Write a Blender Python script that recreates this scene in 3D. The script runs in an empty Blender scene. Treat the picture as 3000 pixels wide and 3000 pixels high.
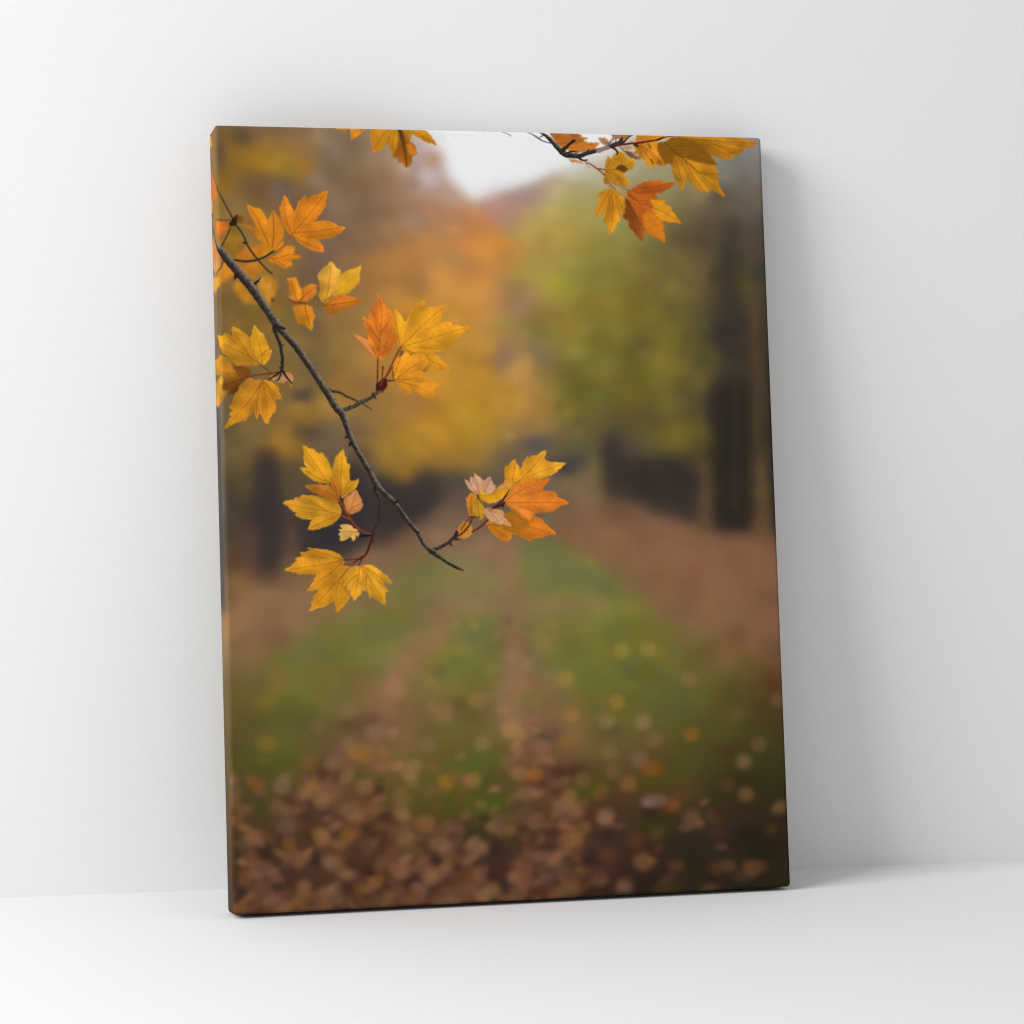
import bpy, math, random
import numpy as np
from mathutils import Matrix, Vector, Euler

W,H,D=0.73659,1.0,0.04772
LEAN,YAW=0.113398,0.064879
CAM_LOC=(-0.59553,-3.41242,0.62400)
CAM_ROT=(1.534176,0.004723,-0.181214)
LENS=90.6209
# background tones of the printed photograph, 12 columns x 18 rows over the picture
TONES='''6b5530 5f4f40 6a5846 746250 d8ccca ebebea ededec e4e2e4 dcdad8 c8c8c0 908a80 84848a
6b5038 7d5d28 665544 78644e a08070 e6e4e8 e8e8ec cfcac0 a89c78 8d8360 70675a 75706e
7a6030 6c5842 6a5648 705c4a 8a6c58 a97850 a08a5a 93854a 857a48 706640 5b5040 4f4640
80603a 80642e 6a5644 8d6840 a57848 b57e4c 9f8548 857a40 756a3c 6b6038 54493a 463e32
605038 7d6028 6b5648 96703f a8783c b08048 94785a 857838 6f6630 665c30 4c4434 40382e
5e4e3a 6d5a34 75603a 8a6a44 a07838 a8803c 86705a 6b6234 60582c 6b622c 50462f 42382a
5c4c34 6d5a38 6b5840 85683f 96733a a0782f a8803f 6f6530 645a2c 655a2c 4a4030 40362a
5a4c34 7d6230 605040 7d6238 97732e 94743a 6b5c4a 5d5538 50463a 655a2c 453c2a 3a3226
46402e 443a30 51463a 443a34 463c36 5a4e46 6a5a48 7a664c 463c36 3a322c 352d26 50422c
463a2e 403630 3e3633 4a3f3a 7d6350 806850 78644e 7d6048 85644a 805e46 70523a 60462f
7d6038 876a42 8a6c48 8a6e4e 7f7644 8f7058 797c42 6f7a3a 7f6f44 8a6648 86603f 75523a
856640 876248 7a6a3e 70703a 857048 6b7238 7f7044 7a7238 747236 7a6a3c 80613a 704c30
665436 6b6036 6c6434 7a6c40 707038 74703a 866a50 6f7230 6a6c2c 6a6234 6a5c30 644428
584a2a 5c5a2a 665234 7d5c44 7a6038 6a5f36 8a664a 766536 6a6430 5a562a 5a4e28 4f3c24
4a4422 544f22 6a4f34 6e5a30 5e5428 5a5824 744f38 6a5834 644c30 4e4a20 44401e 3c3818
4a3424 5c4028 5e4030 5c4428 5a4a24 505020 5c3f2c 55382a 4e3a24 4a3a26 3a2e1c 332c18
3c2a1e 4a3226 563a2a 4c3024 50372a 46302a 543a2a 4c3226 3c2a20 362c1e 362a1e 302616
33221a 3e2820 4a2f20 46301f 4a2c20 40281e 482e20 3c2a20 302018 34281a 302618 2c2412'''
# soft out-of-focus shapes: blobs (x,y,rx,ry) and polygons, canvas millimetres from the top left corner
SOFT=[
('p',[271,-22,283,7,301,27,306,54,320,80,340,93,365,85,398,74,431,58,460,41,493,28,526,22,532,-29],'ecedef',1.00,7.6),
('p',[342,99,375,85,417,72,450,58,459,67,420,97,391,138,364,127],'92787a',0.60,7.6),
('b',260,41,27,27,'b8a49c',0.50,1.00),
('b',275,60,20,20,'c8bcc0',0.70,1.00),
('b',277,67,18,18,'cabcc0',0.40,1.00),
('b',284,40,14,14,'ab8468',0.70,1.00),
('b',295,9,13,13,'d8d4d6',0.50,1.00),
('b',244,23,22,22,'a08a82',0.50,1.00),
('b',453,89,53,27,'a09048',0.55,1.00),
('b',563,35,31,31,'a0996a',0.40,1.00),
('b',400,88,40,18,'8a7276',0.55,1.00),
('b',376,103,31,18,'a87e78',0.60,1.00),
('b',360,116,27,22,'c08468',0.60,1.00),
('b',354,154,33,25,'d0863f',0.80,1.00),
('b',342,116,25,25,'c08258',0.50,1.00),
('b',310,107,27,27,'ac7a58',0.40,1.00),
('b',298,211,40,40,'a8783e',0.40,1.00),
('b',324,190,16,16,'98704a',0.50,1.00),
('b',267,201,15,15,'86624a',0.70,1.00),
('b',278,247,27,27,'aa7a38',0.40,1.00),
('b',227,140,27,27,'7c6050',0.40,1.00),
('b',249,171,31,31,'a07440',0.40,1.00),
('b',208,189,27,27,'906a42',0.40,1.00),
('b',55,46,42,15,'8e6c20',0.80,1.00),
('b',96,52,33,13,'8c6825',0.80,1.00),
('b',26,28,22,18,'80601f',0.60,1.00),
('b',9,79,25,20,'84621e',0.70,1.00),
('b',38,15,22,13,'50443c',0.70,1.00),
('b',4,37,12,27,'4c4038',0.70,1.00),
('b',46,78,20,18,'54463c',0.70,1.00),
('b',84,78,22,19,'524642',0.80,1.00),
('b',129,13,22,22,'84766a',0.60,1.00),
('b',153,25,21,21,'8a7a6e',0.60,1.00),
('b',128,66,15,15,'80746a',0.50,1.00),
('b',76,85,15,15,'706870',0.60,1.00),
('b',28,103,17,17,'74624e',0.60,1.00),
('b',179,109,31,31,'7c6450',0.40,1.00),
('b',133,172,27,27,'665450',0.60,1.00),
('b',160,145,27,27,'70584e',0.50,1.00),
('b',97,203,27,27,'604e44',0.60,1.00),
('b',106,13,18,18,'6a5a4e',0.50,1.00),
('b',153,225,31,31,'6e5640',0.50,1.00),
('b',25,261,27,16,'7c6428',0.60,1.00),
('b',-5,243,16,22,'544630',0.60,1.00),
('b',24,283,18,18,'62503c',0.50,1.00),
('b',82,272,20,20,'6c5c30',0.50,1.00),
('b',115,261,18,18,'4e443c',0.60,1.00),
('b',116,313,20,20,'5c5040',0.50,1.00),
('b',161,282,22,22,'80683c',0.40,1.00),
('b',238,247,40,27,'a8772e',0.50,1.00),
('b',305,260,31,27,'b48436',0.60,1.00),
('b',267,322,49,36,'a67c32',0.60,1.00),
('b',335,313,27,31,'b08638',0.50,1.00),
('b',288,376,40,27,'a47c2c',0.60,1.00),
('b',164,331,27,22,'8e6a34',0.50,1.00),
('b',334,215,27,27,'c08844',0.60,1.00),
('b',268,153,27,22,'ac7846',0.50,1.00),
('b',481,105,36,22,'98894a',0.50,1.00),
('b',502,168,36,27,'857c38',0.50,1.00),
('b',532,223,36,27,'787032',0.50,1.00),
('b',438,259,27,18,'86802e',0.50,1.00),
('b',483,286,31,22,'6e6a2a',0.40,1.00),
('b',157,247,36,27,'8e6c38',0.50,1.00),
('b',75,31,53,22,'8c6c26',0.45,1.00),
('b',37,120,27,22,'86662a',0.40,1.00),
('b',145,357,40,22,'9a742f',0.50,1.00),
('b',209,304,40,31,'a27a36',0.50,1.00),
('b',271,331,45,36,'b48a36',0.50,1.00),
('b',309,287,36,31,'ba8c40',0.50,1.00),
('b',80,335,27,18,'80642c',0.40,1.00),
('b',233,406,40,27,'a47c2e',0.50,1.00),
('b',301,393,40,27,'b0862e',0.50,1.00),
('b',109,373,28,16,'94702f',0.80,1.00),
('b',79,409,29,20,'8f6d2a',0.80,1.00),
('b',106,346,19,12,'423a34',0.85,1.00),
('b',112,395,20,14,'443b36',0.85,1.00),
('b',39,379,27,27,'6f5c38',0.50,1.00),
('b',52,398,13,10,'564a38',0.60,1.00),
('b',22,400,27,27,'66543c',0.50,1.00),
('b',221,435,47,31,'8c6c2e',0.80,1.00),
('b',239,455,25,18,'8a692c',0.80,1.00),
('b',318,377,42,31,'a27c2c',0.70,1.00),
('b',282,424,53,31,'97732e',0.60,1.00),
('b',338,358,36,36,'a8802e',0.60,1.00),
('b',176,379,27,27,'886a42',0.50,1.00),
('b',190,335,22,22,'6a523c',0.50,1.00),
('b',166,406,22,22,'5c4a40',0.50,1.00),
('b',257,358,27,27,'8a6648',0.50,1.00),
('b',16,444,20,20,'6a5a34',0.50,1.00),
('b',40,457,18,18,'5a4c36',0.50,1.00),
('p',[46,422,67,420,66,579,40,578],'302b2c',0.90,9.8),
('p',[125,467,156,436,188,423,189,533,149,559,101,545,98,497],'332d30',0.75,9.8),
('p',[189,454,209,454,236,468,270,446,280,473,262,499,229,525,194,535],'37312f',0.90,9.8),
('p',[28,513,41,513,40,578,24,578],'5f4238',0.70,5.3),
('b',11,470,12,27,'3a302a',0.60,1.00),
('b',5,526,12,27,'5a4a30',0.50,1.00),
('b',13,556,13,18,'4e372c',0.70,1.00),
('b',88,523,15,40,'604a3a',0.70,1.00),
('b',91,453,15,27,'4e4432',0.70,1.00),
('b',83,566,18,13,'5c4a3c',0.50,1.00),
('p',[99,536,154,537,131,558,98,562],'35302f',0.70,6.2),
('b',60,583,31,11,'5c4a36',0.40,1.00),
('b',300,460,23,16,'45413e',0.80,1.00),
('b',263,464,22,22,'4a4038',0.60,1.00),
('b',408,412,28,17,'4a494e',0.75,1.00),
('b',377,434,31,15,'60564a',0.60,1.00),
('b',457,441,23,15,'2e3036',0.85,1.00),
('b',432,443,27,15,'38383c',0.60,1.00),
('b',489,448,11,27,'6c643c',0.80,1.00),
('b',330,480,27,13,'6a5a50',0.60,1.00),
('p',[505,399,524,399,527,431,548,440,567,431,591,429,625,445,631,477,630,518,606,513,569,494,537,480,505,475],'352e2a',0.85,9.8),
('p',[632,436,653,436,649,529,629,524],'66503a',0.85,5.8),
('p',[661,336,704,322,700,532,649,527,652,441],'2a2520',0.92,8.5),
('p',[708,432,725,432,722,537,703,532],'6a5238',0.60,7.6),
('p',[679,111,698,111,702,336,666,336],'39332c',0.70,8.9),
('p',[685,332,689,332,681,505,676,505],'4a3d30',0.50,3.6),
('p',[735,300,773,299,762,538,730,537],'2c2720',0.85,6.2),
('b',736,138,11,89,'463c30',0.50,1.00),
('b',716,277,10,80,'5a4432',0.70,1.00),
('b',713,391,9,27,'5c4a2a',0.60,1.00),
('b',732,231,6,62,'3e342c',0.60,1.00),
('b',677,261,28,33,'2f2d2b',0.75,1.00),
('b',662,372,25,33,'332d29',0.70,1.00),
('b',565,286,16,15,'524a36',0.45,1.00),
('b',454,159,18,16,'7a6a50',0.40,1.00),
('b',585,206,18,16,'5c5238',0.40,1.00),
('b',615,142,21,16,'504638',0.60,1.00),
('b',649,139,31,36,'4c4236',0.50,1.00),
('b',670,93,27,27,'544a42',0.50,1.00),
('b',710,55,27,27,'5c544e',0.60,1.00),
('b',709,23,22,18,'7c787e',0.60,1.00),
('b',734,18,11,18,'8a8890',0.60,1.00),
('b',447,206,27,21,'939038',0.80,1.00),
('b',413,187,22,22,'8e8442',0.50,1.00),
('b',406,126,31,22,'a5904a',0.60,1.00),
('b',372,253,22,15,'8a8040',0.70,1.00),
('b',469,339,42,31,'585828',0.70,1.00),
('b',564,331,42,27,'6a6228',0.70,1.00),
('b',558,282,18,18,'54492e',0.40,1.00),
('b',415,259,36,22,'66602c',0.60,1.00),
('b',389,225,26,18,'866f62',0.70,1.00),
('b',370,299,18,22,'78655e',0.70,1.00),
('b',394,314,19,17,'b68a4e',0.85,1.00),
('b',350,286,18,22,'ab8040',0.50,1.00),
('b',370,354,27,27,'ac8442',0.60,1.00),
('b',323,425,27,27,'947236',0.50,1.00),
('b',702,197,20,27,'5a5028',0.70,1.00),
('b',609,185,27,27,'6c6230',0.50,1.00),
('b',591,409,31,22,'6a6028',0.70,1.00),
('b',630,395,27,18,'685c26',0.70,1.00),
('b',531,386,27,22,'544c36',0.50,1.00),
('b',613,345,18,18,'4c4432',0.60,1.00),
('b',641,354,13,22,'564c40',0.50,1.00),
('b',685,313,18,18,'524638',0.50,1.00),
('b',522,259,27,27,'746a30',0.50,1.00),
('b',679,231,18,18,'4c4430',0.50,1.00),
('p',[439,497,513,496,629,533,758,540,750,719,670,685,601,652,546,615,487,569,429,532],'85604a',0.60,6.7),
('p',[13,582,82,581,193,542,284,499,319,531,260,565,169,602,80,648,10,694],'84644a',0.45,8.0),
('b',202,551,53,18,'86684e',0.60,1.00),
('b',296,544,49,27,'84685a',0.50,1.00),
('b',467,493,27,15,'84684c',0.60,1.00),
('b',582,530,53,13,'82604a',0.50,1.00),
('b',628,558,62,18,'8a6648',0.50,1.00),
('p',[400,550,437,546,491,583,527,610,472,618,417,599,381,572],'6c783c',0.60,11.6),
('b',410,545,22,13,'6a7040',0.50,1.00),
('b',420,521,13,13,'5e6440',0.60,1.00),
('p',[302,561,334,562,326,606,298,618,285,605],'70783e',0.55,8.0),
('p',[228,569,296,548,304,566,263,600,205,608],'72763e',0.60,10.7),
('p',[350,571,365,571,362,607,339,606],'727c3e',0.70,6.2),
('p',[360,536,373,536,378,616,350,615],'9a7058',0.80,9.8),
('p',[319,544,346,540,313,588,280,627,262,626,295,583],'90705a',0.70,10.7),
('p',[281,609,417,612,495,609,499,632,398,634,271,631],'8c7450',0.75,6.2),
('p',[102,657,182,638,235,630,250,644,225,673,172,685,84,691,40,703],'6c7238',0.60,12.5),
('b',233,647,27,18,'6c7636',0.60,1.00),
('b',71,682,27,15,'62702c',0.50,1.00),
('p',[269,629,296,631,251,687,223,734,179,742,216,686],'906c4e',0.85,10.7),
('p',[357,629,377,629,378,678,380,744,384,770,352,769,357,699],'946c54',0.80,10.7),
('b',321,654,27,18,'687434',0.55,1.00),
('b',300,697,36,22,'6a742e',0.70,1.00),
('b',327,702,27,27,'70722e',0.50,1.00),
('b',432,692,31,22,'6a742e',0.70,1.00),
('b',468,706,31,31,'66702a',0.60,1.00),
('b',498,658,27,27,'72742f',0.50,1.00),
('b',415,665,22,22,'7c7440',0.50,1.00),
('b',382,669,11,11,'6c6442',0.60,1.00),
('b',370,687,13,12,'a8806a',0.80,1.00),
('b',252,674,18,13,'96744c',0.50,1.00),
('b',531,753,36,36,'5e6428',0.50,1.00),
('b',505,708,31,27,'6a7428',0.50,1.00),
('b',65,729,53,27,'5e6024',0.50,1.00),
('b',100,752,36,18,'626226',0.50,1.00),
('b',122,714,27,27,'6a6430',0.50,1.00),
('b',14,711,22,22,'5e5a2a',0.40,1.00),
('b',145,693,27,27,'74682e',0.40,1.00),
('b',670,685,22,22,'7a5c34',0.50,1.00),
('b',676,672,15,15,'6a4a32',0.70,1.00),
('b',637,680,22,13,'665a34',0.60,1.00),
('b',727,691,11,13,'5a3c26',0.70,1.00),
('b',721,732,15,22,'583824',0.70,1.00),
('b',651,696,20,20,'86624a',0.60,1.00),
('b',610,652,15,15,'80644e',0.60,1.00),
('b',602,737,27,18,'585c26',0.50,1.00),
('b',659,739,27,18,'4e4c22',0.60,1.00),
('b',122,828,20,16,'402a20',0.80,1.00),
('b',87,862,20,14,'382a24',0.80,1.00),
('b',115,878,24,16,'38271f',0.80,1.00),
('b',439,839,36,16,'422c22',0.80,1.00),
('b',412,789,20,13,'504238',0.80,1.00),
('b',293,748,16,12,'504830',0.80,1.00),
('b',84,860,18,13,'3a2a22',0.80,1.00),
('b',167,897,16,11,'342418',0.80,1.00),
('b',61,915,20,13,'362620',0.80,1.00),
('b',334,941,18,12,'2e221e',0.80,1.00),
('b',367,914,20,12,'38261f',0.80,1.00),
('b',235,979,20,16,'2a1c14',0.80,1.00),
('b',458,952,20,13,'2e211c',0.80,1.00),
('b',679,930,24,13,'22201a',0.80,1.00),
('b',505,787,24,11,'544830',0.80,1.00),
('b',656,815,26,13,'4a3420',0.80,1.00),
('b',549,897,17,12,'30241e',0.80,1.00),
('b',160,767,30,11,'5a4a30',0.80,1.00),
('b',187,764,16,11,'62483a',0.80,1.00),
('b',173,957,16,11,'341f16',0.80,1.00),
('b',105,936,14,11,'30221c',0.80,1.00),
('b',26,984,24,14,'2c2018',0.80,1.00),
('b',156,990,18,12,'2c1e16',0.80,1.00),
('b',422,979,14,10,'2e211a',0.80,1.00),
('b',316,911,20,12,'3c3020',0.80,1.00),
('b',289,902,16,11,'40341e',0.80,1.00),
('b',697,955,30,24,'262312',0.80,1.00),
('b',599,937,24,16,'332a20',0.80,1.00),
('b',553,992,24,18,'2a2016',0.80,1.00),
('b',584,967,28,22,'332c16',0.80,1.00),
('b',604,822,28,24,'4e4c1f',0.80,1.00),
('b',682,860,36,16,'363016',0.80,1.00),
('b',488,919,20,13,'332a1e',0.80,1.00),
('b',570,976,12,12,'2e2218',0.80,1.00),
('b',339,870,29,14,'566018',0.75,1.00),
('b',313,822,30,17,'5e6a20',0.75,1.00),
('b',277,873,30,18,'525416',0.75,1.00),
('b',13,920,22,24,'38391a',0.75,1.00),
('b',553,915,30,16,'3c3d17',0.75,1.00),
('b',72,807,30,14,'545a1a',0.75,1.00),
('b',37,810,30,16,'50521c',0.75,1.00),
('b',472,857,26,18,'4e5218',0.75,1.00),
('b',453,869,24,18,'4a4a1e',0.75,1.00),
('b',574,852,30,14,'56521a',0.75,1.00),
('b',546,855,24,14,'4e4c1a',0.75,1.00),
('b',238,843,30,12,'58541e',0.75,1.00),
('b',228,869,24,13,'54501e',0.75,1.00),
('b',280,775,24,13,'5a6428',0.75,1.00),
('b',394,744,30,14,'686a2c',0.75,1.00),
('b',716,844,24,16,'36401a',0.75,1.00),
('b',647,792,36,20,'504e20',0.75,1.00),
('b',36,870,24,20,'42421e',0.75,1.00),
('b',167,832,16,10,'505020',0.75,1.00),
('b',226,925,18,12,'4a4420',0.75,1.00),
('b',634,881,30,18,'3c3a1a',0.75,1.00),
('b',597,871,30,16,'5c4428',0.75,1.00),
('b',516,684,13,12,'a08450',0.85,0.90),
('b',553,683,13,12,'a08448',0.85,0.90),
('b',606,723,13,12,'8a6e48',0.85,0.90),
('b',507,750,13,12,'ac7c38',0.85,0.90),
('b',492,776,13,12,'907850',0.85,0.90),
('b',542,778,13,12,'a28462',0.85,0.90),
('b',607,796,13,12,'9a6628',0.85,0.90),
('b',555,801,14,13,'86684e',0.85,0.90),
('b',671,771,13,12,'6e5c38',0.85,0.90),
('b',678,834,13,12,'96725c',0.85,0.90),
('b',699,812,13,12,'7d5c40',0.85,0.90),
('b',494,815,14,13,'86703f',0.85,0.90),
('b',535,826,14,13,'8c6858',0.85,0.90),
('b',499,840,13,12,'7d6440',0.85,0.90),
('b',518,857,14,13,'a0723f',0.85,0.90),
('b',679,877,13,12,'a0744a',0.85,0.90),
('b',580,886,13,12,'74461c',0.85,0.90),
('b',487,897,14,13,'9c745c',0.85,0.90),
('b',605,902,14,13,'72543c',0.85,0.90),
('b',728,755,13,12,'86604a',0.85,0.90),
('b',439,718,13,12,'a28448',0.85,0.90),
('b',445,765,13,12,'ab7640',0.85,0.90),
('b',364,782,16,15,'b08256',0.85,0.90),
('b',321,743,15,14,'9a7648',0.85,0.90),
('b',276,757,15,14,'8f6e4a',0.85,0.90),
('b',254,796,13,12,'806852',0.85,0.90),
('b',325,798,13,12,'8f7652',0.85,0.90),
('b',404,805,14,13,'8e6a58',0.85,0.90),
('b',359,823,13,12,'866650',0.85,0.90),
('b',374,838,13,12,'aa7a50',0.85,0.90),
('b',393,841,13,12,'9a6628',0.85,0.90),
('b',312,844,13,12,'aa7c4e',0.85,0.90),
('b',276,845,13,12,'a2702c',0.85,0.90),
('b',235,824,12,11,'8c765a',0.85,0.90),
('b',380,863,13,12,'8c6a54',0.85,0.90),
('b',438,872,13,12,'9c7046',0.85,0.90),
('b',457,849,13,12,'8a6046',0.85,0.90),
('b',425,885,13,12,'8f6e52',0.85,0.90),
('b',256,857,12,11,'745840',0.85,0.90),
('b',434,799,13,12,'866030',0.85,0.90),
('b',48,737,12,11,'846430',0.85,0.90),
('b',47,788,14,13,'846628',0.85,0.90),
('b',65,706,13,12,'7a6038',0.85,0.90),
('b',153,752,14,13,'7d6c46',0.85,0.90),
('b',201,752,14,13,'906852',0.85,0.90),
('b',214,725,17,15,'a87c5c',0.85,0.90),
('b',187,779,15,14,'90705a',0.85,0.90),
('b',113,769,12,11,'735c3e',0.85,0.90),
('b',152,793,13,12,'8a6a52',0.85,0.90),
('b',170,804,15,14,'96682f',0.85,0.90),
('b',134,813,13,12,'80604a',0.85,0.90),
('b',65,842,14,13,'866a5c',0.85,0.90),
('b',31,837,12,11,'82521c',0.85,0.90),
('b',171,846,13,12,'9a7352',0.85,0.90),
('b',101,814,14,13,'80582f',0.85,0.90),
('b',59,868,13,12,'7d5c42',0.85,0.90),
('b',152,876,14,13,'86684c',0.85,0.90),
('b',219,865,14,13,'846440',0.85,0.90),
('b',5,861,11,10,'7c5a32',0.85,0.90),
('b',156,804,10,9,'986a38',0.85,0.90),
('b',112,906,13,12,'8a6646',0.85,0.90),
('b',145,909,13,12,'8c6428',0.85,0.90),
('b',127,943,13,12,'866a56',0.85,0.90),
('b',15,955,13,12,'7c522f',0.85,0.90),
('b',87,934,13,12,'7a5a46',0.85,0.90),
('b',86,982,14,13,'8a6842',0.85,0.90),
('b',129,984,13,12,'7a5e4a',0.85,0.90),
('b',184,965,12,11,'84562a',0.85,0.90),
('b',162,976,12,11,'82602c',0.85,0.90),
('b',114,994,13,12,'7a5438',0.85,0.90),
('b',181,994,13,12,'7e5f40',0.85,0.90),
('b',69,894,14,13,'725a4a',0.85,0.90),
('b',70,927,12,11,'6a5028',0.85,0.90),
('b',242,897,13,12,'906030',0.85,0.90),
('b',220,903,12,11,'755a42',0.85,0.90),
('b',174,920,13,12,'6a4a3a',0.85,0.90),
('b',192,942,13,12,'72503c',0.85,0.90),
('b',38,972,13,12,'583c32',0.85,0.90),
('b',275,934,13,12,'946a4c',0.85,0.90),
('b',252,967,12,11,'9a7252',0.85,0.90),
('b',332,986,15,14,'a68250',0.85,0.90),
('b',319,932,14,13,'886852',0.85,0.90),
('b',373,958,14,13,'7c5a44',0.85,0.90),
('b',457,911,12,11,'80602c',0.85,0.90),
('b',485,900,13,12,'98765e',0.85,0.90),
('b',403,945,13,12,'765444',0.85,0.90),
('b',427,960,14,13,'725840',0.85,0.90),
('b',442,983,13,12,'785030',0.85,0.90),
('b',431,991,14,13,'765a3c',0.85,0.90),
('b',304,962,13,12,'6c401c',0.85,0.90),
('b',288,982,13,12,'664a3c',0.85,0.90),
('b',263,990,13,12,'764c34',0.85,0.90),
('b',362,993,14,13,'7a5438',0.85,0.90),
('b',475,971,12,11,'663f36',0.85,0.90),
('b',345,905,13,12,'70564e',0.85,0.90),
('b',380,896,14,13,'725040',0.85,0.90),
('b',249,895,13,12,'8a6038',0.85,0.90),
('b',535,958,16,15,'a8764c',0.85,0.90),
('b',602,908,14,13,'785a42',0.85,0.90),
('b',636,971,13,12,'72482e',0.85,0.90),
('b',510,993,14,13,'705650',0.85,0.90),
('b',527,931,14,13,'6c3f22',0.85,0.90),
('b',488,966,14,13,'563228',0.85,0.90),
('b',638,926,13,12,'523228',0.85,0.90),
('b',641,904,14,13,'482c16',0.85,0.90),
('b',653,863,13,12,'684228',0.85,0.90),
('b',573,996,15,14,'483a1c',0.85,0.90),
('b',551,839,18,12,'9c5a1c',0.80,0.80),
('b',554,880,21,11,'9a7674',0.85,0.80),
('b',543,883,9,6,'a48684',0.50,1.00),
('b',113,852,28,15,'966c4a',0.85,0.80),
('b',104,843,12,9,'96682f',0.60,1.00),
('b',37,944,18,13,'846650',0.85,0.60),
('b',266,923,18,12,'9c7654',0.90,0.70),
('b',439,925,21,12,'96713f',0.85,0.70),
('b',688,972,21,12,'80522f',0.85,0.70),
('b',672,983,18,9,'70503c',0.70,0.80),
('b',52,999,27,7,'6a3f1e',0.70,1.00),
('b',573,889,15,9,'743f16',0.70,1.00),
('b',184,871,27,13,'6a4a2e',0.40,1.00),
('p',[-90,-56,2,-2,1,452,-1,796,-2,1008,-90,1029],'6a5640',0.30,1.3),
('p',[-90,342,1,361,2,625,-90,619],'3c3c3e',0.75,5.3),
('p',[-23,341,3,344,4,620,-2,620],'5c5450',0.55,3.6),
('p',[-90,617,4,625,4,693,-90,690],'866a50',0.50,7.1)]
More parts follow.
